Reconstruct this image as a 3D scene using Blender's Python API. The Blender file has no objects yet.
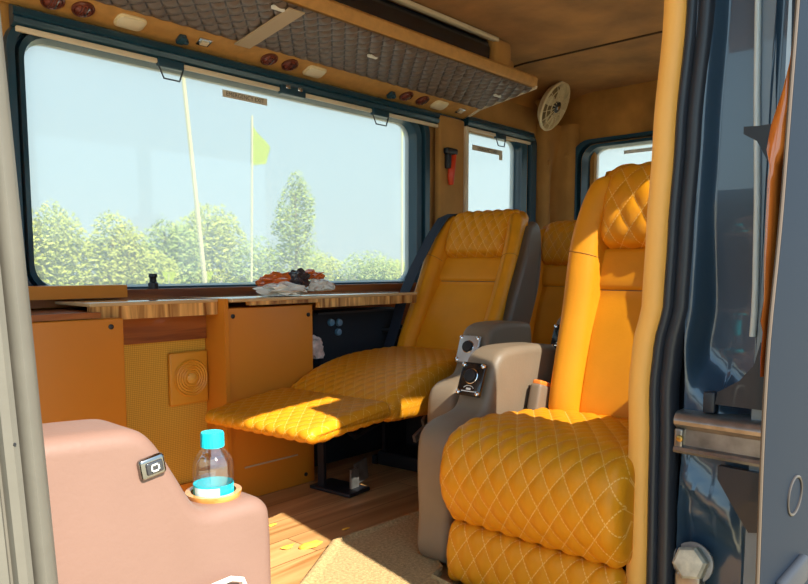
import bpy, bmesh, math, random
from math import sin, cos, pi, radians, sqrt, floor
from mathutils import Vector, Matrix, noise
random.seed(7)
C = bpy.context.scene.collection
S = bpy.context.scene

# ------------------------------------------------------------------ camera, sky, sun, exposure
F_PX, PX, PY, PITCH, YAW = 700.0, 404.0, 336.0, 5.5, 42.5      # van axes: X to the rear, Y across, Z up
cd = bpy.data.cameras.new('camera'); cam = bpy.data.objects.new('camera', cd); C.objects.link(cam)
cd.sensor_fit = 'HORIZONTAL'; cd.sensor_width = 36.0
cd.lens = 36.0 * F_PX / 808.0
cd.shift_x = (404.0 - PX) / 808.0
cd.shift_y = (PY - 292.0) / 808.0
cd.clip_start = 0.02; cd.clip_end = 500
cam.location = (0, 0, 0.83)
cam.rotation_euler = (radians(90 - PITCH), 0, radians(YAW - 90))
S.camera = cam

w = bpy.data.worlds.new('sky'); S.world = w; w.use_nodes = True
nt = w.node_tree; nt.nodes.clear()
wo = nt.nodes.new('ShaderNodeOutputWorld'); bg = nt.nodes.new('ShaderNodeBackground')
tc = nt.nodes.new('ShaderNodeTexCoord'); sx = nt.nodes.new('ShaderNodeSeparateXYZ'); cr = nt.nodes.new('ShaderNodeValToRGB')
cr.color_ramp.elements[0].position = 0.0; cr.color_ramp.elements[0].color = (0.62, 0.76, 0.80, 1)
cr.color_ramp.elements[1].position = 0.55; cr.color_ramp.elements[1].color = (0.36, 0.62, 0.88, 1)
e = cr.color_ramp.elements.new(0.12); e.color = (0.56, 0.76, 0.85, 1)
nt.links.new(tc.outputs['Generated'], sx.inputs[0]); nt.links.new(sx.outputs['Z'], cr.inputs[0])
nt.links.new(cr.outputs[0], bg.inputs[0]); bg.inputs[1].default_value = 1.6
nt.links.new(bg.outputs[0], wo.inputs[0])

sd = bpy.data.lights.new('sun', 'SUN'); sun = bpy.data.objects.new('sun', sd); C.objects.link(sun)
sd.energy = 8.5; sd.angle = radians(0.6); sd.color = (1.0, 0.93, 0.80)
SUN_AZ, SUN_EL = 6.0, 45.0                                      # travels across the van and a little rearward
sdir = Vector((sin(radians(SUN_AZ)) * cos(radians(SUN_EL)), cos(radians(SUN_AZ)) * cos(radians(SUN_EL)), -sin(radians(SUN_EL))))
sun.rotation_euler = sdir.to_track_quat('-Z', 'Y').to_euler(); sun.location = (-1, -6, 7)

S.view_settings.view_transform = 'Standard'; S.view_settings.look = 'None'
S.view_settings.exposure = 0.62; S.view_settings.gamma = 1.0; S.view_settings.use_curve_mapping = False
S.cycles.use_denoising = True
S.cycles.max_bounces = 10; S.cycles.transparent_max_bounces = 16; S.cycles.sample_clamp_indirect = 6.0
S.cycles.caustics_refractive = False; S.cycles.caustics_reflective = False

# ------------------------------------------------------------------ materials
def mat(name, col, rough=0.6, metal=0.0, coat=0.0, spec=0.5, bump=0.0, bscale=80.0, var=0.0, vscale=8.0, sheen=0.0, trans=0.0, ior=1.45, emit=None):
    m = bpy.data.materials.new(name); m.use_nodes = True
    n = m.node_tree; b = n.nodes['Principled BSDF']
    b.inputs['Base Color'].default_value = (*col, 1); b.inputs['Roughness'].default_value = rough
    b.inputs['Metallic'].default_value = metal; b.inputs['Coat Weight'].default_value = coat
    b.inputs['Specular IOR Level'].default_value = spec; b.inputs['Sheen Weight'].default_value = sheen
    b.inputs['Transmission Weight'].default_value = trans; b.inputs['IOR'].default_value = ior
    if emit: b.inputs['Emission Color'].default_value = (*emit[0], 1); b.inputs['Emission Strength'].default_value = emit[1]
    if bump or var:
        t = n.nodes.new('ShaderNodeTexCoord')
    if bump:
        x = n.nodes.new('ShaderNodeTexNoise'); x.inputs['Scale'].default_value = bscale; x.inputs['Detail'].default_value = 4
        bp = n.nodes.new('ShaderNodeBump'); bp.inputs['Strength'].default_value = bump; bp.inputs['Distance'].default_value = 0.004
        n.links.new(t.outputs['Object'], x.inputs['Vector']); n.links.new(x.outputs['Fac'], bp.inputs['Height']); n.links.new(bp.outputs[0], b.inputs['Normal'])
    if var:
        x = n.nodes.new('ShaderNodeTexNoise'); x.inputs['Scale'].default_value = vscale; x.inputs['Detail'].default_value = 5
        r = n.nodes.new('ShaderNodeValToRGB')
        r.color_ramp.elements[0].position = 0.3; r.color_ramp.elements[1].position = 0.7
        r.color_ramp.elements[0].color = (*[c * (1 - var) for c in col], 1); r.color_ramp.elements[1].color = (*[min(1, c * (1 + var)) for c in col], 1)
        n.links.new(t.outputs['Object'], x.inputs['Vector']); n.links.new(x.outputs['Fac'], r.inputs[0]); n.links.new(r.outputs[0], b.inputs['Base Color'])
    return m

def quilt_mat(name, col, line_col, rough=0.5, spec=0.4, dash=6.0, width=0.035, sheen=0.0, bump=0.15):
    """leather / fabric with sewn diamond lines, driven by the UV laid along the cushion"""
    m = mat(name, col, rough, spec=spec, bump=bump, bscale=150, sheen=sheen); n = m.node_tree; b = n.nodes['Principled BSDF']
    uv = n.nodes.new('ShaderNodeUVMap'); s = n.nodes.new('ShaderNodeSeparateXYZ'); n.links.new(uv.outputs[0], s.inputs[0])
    def M(op, a, c=None):
        k = n.nodes.new('ShaderNodeMath'); k.operation = op
        for i, v in enumerate((a, c)):
            if v is None: continue
            if isinstance(v, (int, float)): k.inputs[i].default_value = v
            else: n.links.new(v, k.inputs[i])
        return k.outputs[0]
    a = M('ADD', s.outputs[0], s.outputs[1]); c = M('SUBTRACT', s.outputs[0], s.outputs[1])
    def line(p, q):
        d = M('ABSOLUTE', M('SUBTRACT', M('FRACT', M('ADD', p, 0.5)), 0.5))
        on = M('LESS_THAN', d, width)
        ds = M('LESS_THAN', M('FRACT', M('MULTIPLY', q, dash)), 0.72)
        return M('MULTIPLY', on, ds)
    f = M('MAXIMUM', line(a, c), line(c, a))
    mx = n.nodes.new('ShaderNodeMix'); mx.data_type = 'RGBA'
    mx.inputs['A'].default_value = (*col, 1); mx.inputs['B'].default_value = (*line_col, 1)
    n.links.new(f, mx.inputs['Factor']); n.links.new(mx.outputs['Result'], b.inputs['Base Color'])
    return m

def wood_mat(name, dark, light, axis='X', scale=6.0, rough=0.35, coat=0.3, planks=None):
    m = mat(name, dark, rough, coat=coat); n = m.node_tree; b = n.nodes['Principled BSDF']
    t = n.nodes.new('ShaderNodeTexCoord'); mp = n.nodes.new('ShaderNodeMapping'); n.links.new(t.outputs['Object'], mp.inputs[0])
    k = {'X': (0.25, 3, 3), 'Y': (3, 0.25, 3), 'Z': (3, 3, 0.25)}[axis]
    mp.inputs['Scale'].default_value = k
    no = n.nodes.new('ShaderNodeTexNoise'); no.inputs['Scale'].default_value = scale; no.inputs['Detail'].default_value = 8; no.inputs['Distortion'].default_value = 1.2
    n.links.new(mp.outputs[0], no.inputs['Vector'])
    r = n.nodes.new('ShaderNodeValToRGB'); r.color_ramp.elements[0].position = 0.35; r.color_ramp.elements[1].position = 0.68
    r.color_ramp.elements[0].color = (*dark, 1); r.color_ramp.elements[1].color = (*light, 1)
    n.links.new(no.outputs['Fac'], r.inputs[0])
    out = r.outputs[0]
    if planks:
        br = n.nodes.new('ShaderNodeTexBrick'); br.inputs['Scale'].default_value = 1.0
        br.inputs['Brick Width'].default_value = planks[0]; br.inputs['Row Height'].default_value = planks[1]; br.inputs['Mortar Size'].default_value = 0.002
        br.inputs['Color1'].default_value = (1, 1, 1, 1); br.inputs['Color2'].default_value = (0.72, 0.70, 0.66, 1); br.inputs['Mortar'].default_value = (0.35, 0.3, 0.25, 1)
        n.links.new(t.outputs['Object'], br.inputs['Vector'])
        mu = n.nodes.new('ShaderNodeMix'); mu.data_type = 'RGBA'; mu.blend_type = 'MULTIPLY'; mu.inputs['Factor'].default_value = 1
        n.links.new(out, mu.inputs['A']); n.links.new(br.outputs['Color'], mu.inputs['B']); out = mu.outputs['Result']
    n.links.new(out, b.inputs['Base Color'])
    return m

def glass_mat(name, tint, haze=0.0, hazecol=(0.9, 0.95, 1.0), refl=0.06):
    m = bpy.data.materials.new(name); m.use_nodes = True; n = m.node_tree; n.nodes.clear()
    o = n.nodes.new('ShaderNodeOutputMaterial'); t = n.nodes.new('ShaderNodeBsdfTransparent'); t.inputs[0].default_value = (*tint, 1)
    g = n.nodes.new('ShaderNodeBsdfGlossy'); g.inputs['Roughness'].default_value = 0.02
    x = n.nodes.new('ShaderNodeMixShader'); x.inputs[0].default_value = refl
    n.links.new(t.outputs[0], x.inputs[1]); n.links.new(g.outputs[0], x.inputs[2]); last = x
    if haze:                                                     # haze over the view put into the pane: a share of the light is scattered
        d = n.nodes.new('ShaderNodeBsdfTranslucent'); d.inputs[0].default_value = (*hazecol, 1)
        y = n.nodes.new('ShaderNodeMixShader'); y.inputs[0].default_value = haze
        n.links.new(last.outputs[0], y.inputs[1]); n.links.new(d.outputs[0], y.inputs[2]); last = y
    n.links.new(last.outputs[0], o.inputs[0])
    return m

def leaf_mat(name, a, b2):
    m = mat(name, a, 0.6); n = m.node_tree; b = n.nodes['Principled BSDF']
    g = n.nodes.new('ShaderNodeNewGeometry'); r = n.nodes.new('ShaderNodeValToRGB')
    r.color_ramp.elements[0].color = (*a, 1); r.color_ramp.elements[1].color = (*b2, 1)
    n.links.new(g.outputs['Random Per Island'], r.inputs[0]); n.links.new(r.outputs[0], b.inputs['Base Color'])
    return m

def weave_mat(name, a, b2, scale):
    m = mat(name, a, 0.75); n = m.node_tree; b = n.nodes['Principled BSDF']
    t = n.nodes.new('ShaderNodeTexCoord'); mp = n.nodes.new('ShaderNodeMapping'); mp.inputs['Rotation'].default_value = (0, radians(45), 0)
    ck = n.nodes.new('ShaderNodeTexChecker'); ck.inputs['Scale'].default_value = scale
    ck.inputs['Color1'].default_value = (*a, 1); ck.inputs['Color2'].default_value = (*b2, 1)
    n.links.new(t.outputs['Object'], mp.inputs[0]); n.links.new(mp.outputs[0], ck.inputs['Vector']); n.links.new(ck.outputs[0], b.inputs['Base Color'])
    return m

ORANGE = (0.66, 0.245, 0.008)
LEATHER = mat('orange_leather', ORANGE, 0.45, spec=0.25, bump=0.12, bscale=140, var=0.06)
QUILT = quilt_mat('orange_quilted_leather', ORANGE, (0.78, 0.42, 0.10), 0.45, 0.25, width=0.026)
TAUPE = mat('taupe_leather', (0.205, 0.143, 0.092), 0.5, bump=0.1, bscale=160, var=0.06)
SHELLM = mat('dark_taupe_shell', (0.125, 0.088, 0.062), 0.5, bump=0.1, bscale=160)
PINK = mat('pinkish_tan_leather', (0.205, 0.118, 0.090), 0.5, spec=0.35, bump=0.1, bscale=160, var=0.04)
SUEDE = mat('tan_suede', (0.44, 0.215, 0.055), 0.9, bump=0.3, bscale=60, var=0.18, vscale=5, sheen=0.1)
SUEDE_D = mat('brown_suede', (0.42, 0.19, 0.040), 0.9, bump=0.3, bscale=60, var=0.34, vscale=4, sheen=0.1)
STRIPM = mat('tan_wood_strip', (0.52, 0.27, 0.08), 0.6, var=0.12, vscale=30)
TRIMO = mat('orange_trim', (0.84, 0.41, 0.085), 0.45, bump=0.05, var=0.04)
CABM = mat('orange_laminate', (0.58, 0.20, 0.015), 0.4, var=0.05, vscale=2)
MESHM = weave_mat('orange_woven_mesh', (0.66, 0.36, 0.04), (0.46, 0.24, 0.02), 220)
SPKM = mat('orange_speaker_plastic', (0.62, 0.27, 0.02), 0.45)
NAVY = mat('navy_frame', (0.010, 0.050, 0.085), 0.3, coat=0.3)
RUBBER = mat('dark_rubber', (0.022, 0.026, 0.036), 0.38)
PAINT = mat('dark_blue_grey_paint', (0.034, 0.064, 0.104), 0.30, coat=0.9, bump=0.03, bscale=30)
COVERM = mat('dark_cover_paint', (0.010, 0.015, 0.024), 0.35, coat=0.4)
DOORP = mat('grey_blue_door_paint', (0.011, 0.016, 0.026), 0.6, spec=0.06)
CREAM = mat('cream_blind', (0.72, 0.60, 0.44), 0.6)
CREAMP = mat('cream_plastic', (0.80, 0.66, 0.42), 0.35)
RACKQ = quilt_mat('grey_brown_quilted_satin', (0.18, 0.132, 0.110), (0.06, 0.045, 0.04), 0.36, 0.5, dash=1.0, width=0.06)  # wide dark lines put the shade of the quilt valleys into the colour
BEIGE = mat('beige_strip', (0.50, 0.37, 0.24), 0.6)
BLACK = mat('black_plastic', (0.010, 0.010, 0.013), 0.4)
BLACKM = mat('black_fabric', (0.008, 0.010, 0.016), 0.85)
CHROME = mat('chrome', (0.72, 0.72, 0.74), 0.15, metal=1)
STEEL = mat('worn_steel', (0.30, 0.275, 0.25), 0.28, metal=0.75, var=0.3, vscale=25)
ALU = mat('weathered_grey_seal', (0.125, 0.112, 0.090), 0.55, var=0.12, vscale=12, bump=0.08)
ALUD = mat('dark_groove', (0.10, 0.09, 0.08), 0.7)
WHITEP = mat('white_plastic', (0.80, 0.78, 0.74), 0.35)
LENS = mat('frosted_lamp_lens', (0.80, 0.70, 0.52), 0.4)
MAROON = mat('maroon_vent_plastic', (0.14, 0.035, 0.025), 0.3, coat=0.5)
REDP = mat('red_plastic', (0.62, 0.05, 0.012), 0.35)
WOODE = wood_mat('striped_wood_edge', (0.18, 0.055, 0.010), (0.85, 0.47, 0.15), 'Z', 9, 0.3)
WOODT = mat('glossy_counter_top', (0.55, 0.36, 0.18), 0.12, coat=0.6)
WOODB = wood_mat('red_brown_wood', (0.15, 0.035, 0.008), (0.42, 0.13, 0.025), 'X', 5, 0.4)
WOODR = wood_mat('red_wood_trim', (0.30, 0.05, 0.008), (0.70, 0.20, 0.03), 'Z', 6, 0.15, 0.9)
FLOORM = wood_mat('wood_floor', (0.33, 0.155, 0.05), (0.62, 0.36, 0.15), 'X', 5, 0.38, 0.15, planks=(1.3, 0.14))
CARPET = mat('beige_brown_carpet', (0.40, 0.27, 0.12), 0.95, bump=0.9, bscale=260, var=0.3, vscale=120)
GLASS = glass_mat('hazy_window_glass', (0.69, 0.69, 0.67), 0.20, (0.97, 0.98, 0.95), 0.05)
GLASSN = glass_mat('side_glass', (0.92, 0.94, 0.95), 0.0, refl=0.05)
PET = glass_mat('clear_plastic', (0.985, 0.99, 0.995), 0.03, (1, 1, 1), refl=0.16)
WATER = glass_mat('water', (0.98, 0.99, 0.995), 0.0, refl=0.05)
CYAN = mat('cyan_cap', (0.01, 0.62, 0.72), 0.35)
ORBTN = mat('orange_button', (0.85, 0.22, 0.03), 0.4)
YELLOW = mat('yellow_cloth', (0.40, 0.52, 0.010), 0.8)
POLEM = mat('pale_bamboo', (0.72, 0.68, 0.40), 0.7)
STICK = mat('grey_brown_sticker', (0.66, 0.56, 0.44), 0.6)
INK = mat('dark_ink', (0.10, 0.07, 0.05), 0.7)
WRAPW = mat('crinkled_clear_wrap', (0.72, 0.68, 0.62), 0.2, coat=0.3)
WRAPO = mat('orange_snack_packet', (0.65, 0.13, 0.02), 0.25, coat=0.4, var=0.4, vscale=30)
GROUNDM = mat('dry_grass', (0.46, 0.39, 0.25), 0.9, var=0.3, vscale=1.5)
LEAF1 = leaf_mat('yellow_green_leaves', (0.42, 0.48, 0.06), (0.60, 0.63, 0.14))
LEAF2 = leaf_mat('mid_green_leaves', (0.30, 0.42, 0.10), (0.50, 0.56, 0.15))
BARK = mat('bark', (0.25, 0.18, 0.11), 0.9)
BLUELED = mat('blue_grey_knob', (0.10, 0.22, 0.34), 0.3, coat=0.5)

# ------------------------------------------------------------------ mesh helpers
class MB:
    def __init__(s): s.v, s.f, s.m, s.uv = [], [], [], {}
    def add(s, vs, fs, mi=0, uvs=None):
        b = len(s.v); s.v += [tuple(p) for p in vs]
        for f in fs: s.f.append([b + i for i in f]); s.m.append(mi)
        if uvs:
            for i, u in enumerate(uvs): s.uv[b + i] = u
        return s
    def box(s, x0, x1, y0, y1, z0, z1, mi=0):
        return s.add([(x, y, z) for z in (z0, z1) for y in (y0, y1) for x in (x0, x1)],
                     [(0, 2, 3, 1), (4, 5, 7, 6), (0, 1, 5, 4), (2, 6, 7, 3), (0, 4, 6, 2), (1, 3, 7, 5)], mi)
    def obox(s, c, ax, ay, az, mi=0):                            # box from a centre and three half-axes
        c, ax, ay, az = Vector(c), Vector(ax), Vector(ay), Vector(az)
        return s.add([c + i * ax + j * ay + k * az for k in (-1, 1) for j in (-1, 1) for i in (-1, 1)],
                     [(0, 2, 3, 1), (4, 5, 7, 6), (0, 1, 5, 4), (2, 6, 7, 3), (0, 4, 6, 2), (1, 3, 7, 5)], mi)
    def rbox(s, c, h, r, ax=None, n=3, mi=0):                    # rounded box
        c = Vector(c); A = ax or (Vector((1, 0, 0)), Vector((0, 1, 0)), Vector((0, 0, 1)))
        def coords(hh):
            o = [-hh + r * (1 - cos(pi / 2 * i / n)) for i in range(n)] + [-hh + r]
            return o + [-q for q in reversed(o)]
        for d in range(3):
            a, b = (d + 1) % 3, (d + 2) % 3
            ca, cb = coords(h[a]), coords(h[b])
            for sg in (-1, 1):
                vs = []
                for q in cb:
                    for p in ca:
                        v = [0, 0, 0]; v[a] = p; v[b] = q; v[d] = sg * h[d]
                        inn = [max(-(h[k] - r), min(h[k] - r, v[k])) for k in range(3)]
                        dv = Vector(v) - Vector(inn)
                        if dv.length > 1e-9: dv = dv.normalized() * r
                        w_ = Vector(inn) + dv
                        vs.append(c + A[0] * w_[0] + A[1] * w_[1] + A[2] * w_[2])
                na = len(ca); fs = [(j * na + i, j * na + i + 1, (j + 1) * na + i + 1, (j + 1) * na + i) for j in range(len(cb) - 1) for i in range(na - 1)]
                s.add(vs, fs, mi)
        return s
    def tube(s, pts, r, n=8, mi=0, closed=False):
        pts = [Vector(p) for p in pts]; N = len(pts); vs = []
        rr = r if isinstance(r, (list, tuple)) else [r] * N
        up = None
        for i in range(N):
            t = (pts[(i + 1) % N] - pts[i - 1]) if closed else (pts[min(i + 1, N - 1)] - pts[max(i - 1, 0)])
            t.normalize()
            if up is None:
                up = Vector((0, 0, 1)) if abs(t.z) < 0.9 else Vector((1, 0, 0))
            a = t.cross(up).normalized(); b = a.cross(t).normalized(); up = b
            for k in range(n): vs.append(pts[i] + (a * cos(2 * pi * k / n) + b * sin(2 * pi * k / n)) * rr[i])
        fs = []
        for i in range(N if closed else N - 1):
            for k in range(n):
                j = (i + 1) % N; fs.append((i * n + k, i * n + (k + 1) % n, j * n + (k + 1) % n, j * n + k))
        if not closed: fs += [tuple(range(n)), tuple(range((N - 1) * n, N * n))]
        return s.add(vs, fs, mi)
    def lathe(s, prof, c, ax=(0, 0, 1), n=24, mi=0, cap=True):   # prof: (radius, height)
        c, az = Vector(c), Vector(ax).normalized()
        a = az.orthogonal().normalized(); b = az.cross(a); vs = []
        for r, h in prof:
            for k in range(n): vs.append(c + az * h + (a * cos(2 * pi * k / n) + b * sin(2 * pi * k / n)) * r)
        fs = [(i * n + k, i * n + (k + 1) % n, (i + 1) * n + (k + 1) % n, (i + 1) * n + k) for i in range(len(prof) - 1) for k in range(n)]
        if cap:
            fs += [tuple(range(n)), tuple(range((len(prof) - 1) * n, len(prof) * n))]
        return s.add(vs, fs, mi)
    def prism(s, poly, axis, a0, a1, mi=0):
        n = len(poly)
        def P(p, a): return {'x': (a, p[0], p[1]), 'y': (p[0], a, p[1]), 'z': (p[0], p[1], a)}[axis]
        vs = [P(p, a0) for p in poly] + [P(p, a1) for p in poly]
        fs = [tuple(range(n)), tuple(range(n, 2 * n))] + [(i, (i + 1) % n, n + (i + 1) % n, n + i) for i in range(n)]
        return s.add(vs, fs, mi)
    def loft(s, loops, mi=0, closed=True, cap=False):
        n = len(loops[0]); vs = [p for l in loops for p in l]
        k = n if closed else n - 1
        fs = [(i * n + j, i * n + (j + 1) % n, (i + 1) * n + (j + 1) % n, (i + 1) * n + j) for i in range(len(loops) - 1) for j in range(k)]
        if cap: fs += [tuple(range(n)), tuple(range((len(loops) - 1) * n, len(loops) * n))]
        return s.add(vs, fs, mi)

WPOS = {}
def setprops(o, label=None, cat=None, group=None, kind=None):
    if label: o['label'] = label
    if cat: o['category'] = cat
    if group: o['group'] = group
    if kind: o['kind'] = kind
    return o

def obj(name, mb, mats, parent=None, label=None, cat=None, group=None, kind=None, local=False, angle=40, flat=False, keep=False, recalc=True):
    """link ONE mesh object; vertices are given in van coordinates unless local"""
    if not isinstance(mats, (list, tuple)): mats = [mats]
    vs = [Vector(v) for v in mb.v]
    if parent is not None:
        org = Vector((0, 0, 0)) if local else WPOS[parent.name]
    elif keep: org = Vector((0, 0, 0))
    else:
        lo = [min(v[i] for v in vs) for i in range(3)]; hi = [max(v[i] for v in vs) for i in range(3)]
        org = Vector(((lo[0] + hi[0]) / 2, (lo[1] + hi[1]) / 2, lo[2]))
    me = bpy.data.meshes.new(name); me.from_pydata([tuple(v - org) for v in vs], [], mb.f)
    for m in mats: me.materials.append(m)
    me.polygons.foreach_set('material_index', mb.m)
    if mb.uv:
        ul = me.uv_layers.new(name='UVMap')
        for lp in me.loops: ul.data[lp.index].uv = mb.uv.get(lp.vertex_index, (0, 0))
    if recalc:
        bm = bmesh.new(); bm.from_mesh(me); bmesh.ops.recalc_face_normals(bm, faces=bm.faces)
        ng = [f for f in bm.faces if len(f.verts) > 40]
        if ng: bmesh.ops.triangulate(bm, faces=ng, quad_method='BEAUTY', ngon_method='EAR_CLIP')
        bm.to_mesh(me); bm.free()
    if not flat:
        me.polygons.foreach_set('use_smooth', [True] * len(me.polygons)); me.set_sharp_from_angle(angle=radians(angle))
    me.update()
    o = bpy.data.objects.new(name, me); C.objects.link(o)
    if parent is not None: o.parent = parent; WPOS[o.name] = org
    else: o.location = org; WPOS[o.name] = org
    return setprops(o, label, cat, group, kind)

def thing(name, loc, label, cat, group=None, rz=0.0):
    o = bpy.data.objects.new(name, None); C.objects.link(o); o.location = loc; o.rotation_euler = (0, 0, rz)
    o.empty_display_size = 0.1; WPOS[o.name] = Vector(loc)
    return setprops(o, label, cat, group)

def struct(name, mb, m, label=None, **k): return obj(name, mb, m, kind='structure', label=label, **k)

def text_mesh(s, size, M4, extr=0.0004):
    c = bpy.data.curves.new('writing', 'FONT'); c.body = s; c.size = size; c.extrude = extr; c.align_x = 'CENTER'; c.align_y = 'CENTER'
    o = bpy.data.objects.new('writing', c); C.objects.link(o)
    dg = bpy.context.evaluated_depsgraph_get(); me = bpy.data.meshes.new_from_object(o.evaluated_get(dg))
    mb = MB(); mb.add([M4 @ v.co for v in me.vertices], [tuple(p.vertices) for p in me.polygons])
    bpy.data.objects.remove(o); bpy.data.curves.remove(c); bpy.data.meshes.remove(me)
    return mb

def smooth_closed(poly, ds):
    """Catmull-Rom through a closed polygon, resampled at equal arc length"""
    n = len(poly); out = []
    for i in range(n):
        p0, p1, p2, p3 = (Vector((*poly[(i + k) % n], 0)) for k in (-1, 0, 1, 2))
        for j in range(12):
            t = j / 12
            out.append(0.5 * ((2 * p1) + (p2 - p0) * t + (2 * p0 - 5 * p1 + 4 * p2 - p3) * t * t + (-p0 + 3 * p1 - 3 * p2 + p3) * t ** 3))
    L = [0]
    for i in range(len(out)): L.append(L[-1] + (out[(i + 1) % len(out)] - out[i]).length)
    N = max(8, int(L[-1] / ds)); res = []; k = 0
    for i in range(N):
        s = L[-1] * i / N
        while L[k + 1] < s: k += 1
        t = (s - L[k]) / max(1e-9, L[k + 1] - L[k]); res.append(out[k].lerp(out[(k + 1) % len(out)], t))
    return res, L[-1]

def pad(mb, poly, w0, w1, er, P, ds=0.012, dw=0.03, quilt=None, mi=0, taper=None):
    """upholstered pad: closed profile (a,b) extruded across w with rounded ends.  quilt=(diamond w, diamond h, puff)"""
    pr_, L = smooth_closed(poly, ds); N = len(pr_)
    ar = sum(pr_[i].x * pr_[(i + 1) % N].y - pr_[(i + 1) % N].x * pr_[i].y for i in range(N))
    sg = 1 if ar > 0 else -1
    nor = []
    for i in range(N):
        t = pr_[(i + 1) % N] - pr_[i - 1]; nor.append(Vector((t.y, -t.x, 0)).normalized() * sg)
    rows = []; K = 5
    for i in range(K): a = pi / 2 * i / K; rows.append((w0 + er * (1 - cos(a)), er * (1 - sin(a))))
    nm = max(1, int((w1 - w0 - 2 * er) / dw))
    for i in range(nm + 1): rows.append((w0 + er + (w1 - w0 - 2 * er) * i / nm, 0))
    for i in range(K - 1, -1, -1): a = pi / 2 * i / K; rows.append((w1 - er * (1 - cos(a)), er * (1 - sin(a))))
    vs, uv = [], []
    wc = (w0 + w1) / 2
    for wv, ins in rows:
        for i in range(N + 1):
            p = pr_[i % N]; s_ = L * i / N; nn = nor[i % N]; q = 0; u = (wv, s_)
            if quilt:
                u = ((wv - wc) / quilt[0] * 0.5, s_ / quilt[1] * 0.5)
                q = quilt[2] * (abs(sin(pi * (u[0] + u[1]))) * abs(sin(pi * (u[0] - u[1])))) ** 0.5
                q *= max(0, 1 - ins / er)
            pp = p + nn * (q - ins)
            ww = wv if taper is None else wc + (wv - wc) * taper(pp.x, pp.y)
            vs.append(P(pp.x, pp.y, ww)); uv.append(u)
    n1 = N + 1; fs = []
    for r in range(len(rows) - 1):
        for i in range(N): fs.append((r * n1 + i, r * n1 + i + 1, (r + 1) * n1 + i + 1, (r + 1) * n1 + i))
    mb.add(vs, fs, mi, uv)
    b = len(mb.v) - len(vs)
    for r in (0, len(rows) - 1):
        mb.f.append([b + r * n1 + i for i in range(N)]); mb.m.append(mi)
    # weld the seam column and the cap later through recalc; keep the column double for the UV
    return mb

def rrect(x0, x1, z0, z1, r, n=6):
    pts = []
    for cx_, cz_, a0 in ((x1 - r, z1 - r, 0), (x0 + r, z1 - r, 90), (x0 + r, z0 + r, 180), (x1 - r, z0 + r, 270)):
        for i in range(n + 1):
            a = radians(a0 + 90 * i / n); pts.append((cx_ + r * cos(a), cz_ + r * sin(a)))
    return pts

def window_frame(mb, out, inn, ro, ri, P, d_out, d_in, mi=0):
    """moulded rubber surround: outer and inner rounded rectangles with a stepped section; d is the depth towards the room"""
    def mix(t, d, r):
        q = [o + (i - o) * t for o, i in zip(out, inn)]
        return [P(a, b, d) for a, b in rrect(*q, ro + (ri - ro) * t)]
    loops = [mix(0, d_in, 0), mix(0, d_out * 0.6, 0), mix(0.08, d_out, 0), mix(0.40, d_out, 0), mix(0.46, d_out * 0.55, 0), mix(0.54, d_out * 0.55, 0),
             mix(0.60, d_out * 0.9, 0), mix(0.86, d_out * 0.8, 0), mix(1, d_out * 0.35, 0), mix(1, d_in, 0), mix(0, d_in, 0)]
    return mb.loft(loops, mi)

def wall_grid(mb, a0, a1, b0, b1, holes, P, d0, d1, mi=0):
    """slab in a plane with rectangular holes; P(a,b,d)"""
    xs = sorted({a0, a1, *[h[0] for h in holes], *[h[1] for h in holes]}); zs = sorted({b0, b1, *[h[2] for h in holes], *[h[3] for h in holes]})
    nx, nz = len(xs), len(zs)
    solid = lambda i, j: 0 <= i < nx - 1 and 0 <= j < nz - 1 and not any(h[0] <= (xs[i] + xs[i + 1]) / 2 <= h[1] and h[2] <= (zs[j] + zs[j + 1]) / 2 <= h[3] for h in holes)
    vs = [P(x, z, d) for d in (d0, d1) for z in zs for x in xs]; I = lambda i, j, k: k * nx * nz + j * nx + i
    fs = []
    for i in range(nx - 1):
        for j in range(nz - 1):
            if not solid(i, j): continue
            fs.append((I(i, j, 0), I(i + 1, j, 0), I(i + 1, j + 1, 0), I(i, j + 1, 0))); fs.append((I(i, j, 1), I(i, j + 1, 1), I(i + 1, j + 1, 1), I(i + 1, j, 1)))
            if not solid(i - 1, j): fs.append((I(i, j, 0), I(i, j + 1, 0), I(i, j + 1, 1), I(i, j, 1)))
            if not solid(i + 1, j): fs.append((I(i + 1, j, 0), I(i + 1, j, 1), I(i + 1, j + 1, 1), I(i + 1, j + 1, 0)))
            if not solid(i, j - 1): fs.append((I(i, j, 0), I(i, j, 1), I(i + 1, j, 1), I(i + 1, j, 0)))
            if not solid(i, j + 1): fs.append((I(i, j + 1, 0), I(i + 1, j + 1, 0), I(i + 1, j + 1, 1), I(i, j + 1, 1)))
    return mb.add(vs, fs, mi)

# ------------------------------------------------------------------ the setting
YW, XR, XF, ZC = 2.45, 4.12, -0.9, 1.93
gm = MB(); gm.add([(-60, -60, -0.62), (90, -60, -0.62), (90, 120, -0.62), (-60, 120, -0.62)], [(0, 1, 2, 3)])
struct('ground', gm, GROUNDM, 'dry sandy grass field around the van', keep=True)
struct('floor', MB().box(XF, XR, 0.50, YW + 0.05, -0.05, 0.0), FLOORM, 'wood plank floor of the van', keep=True)
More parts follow.
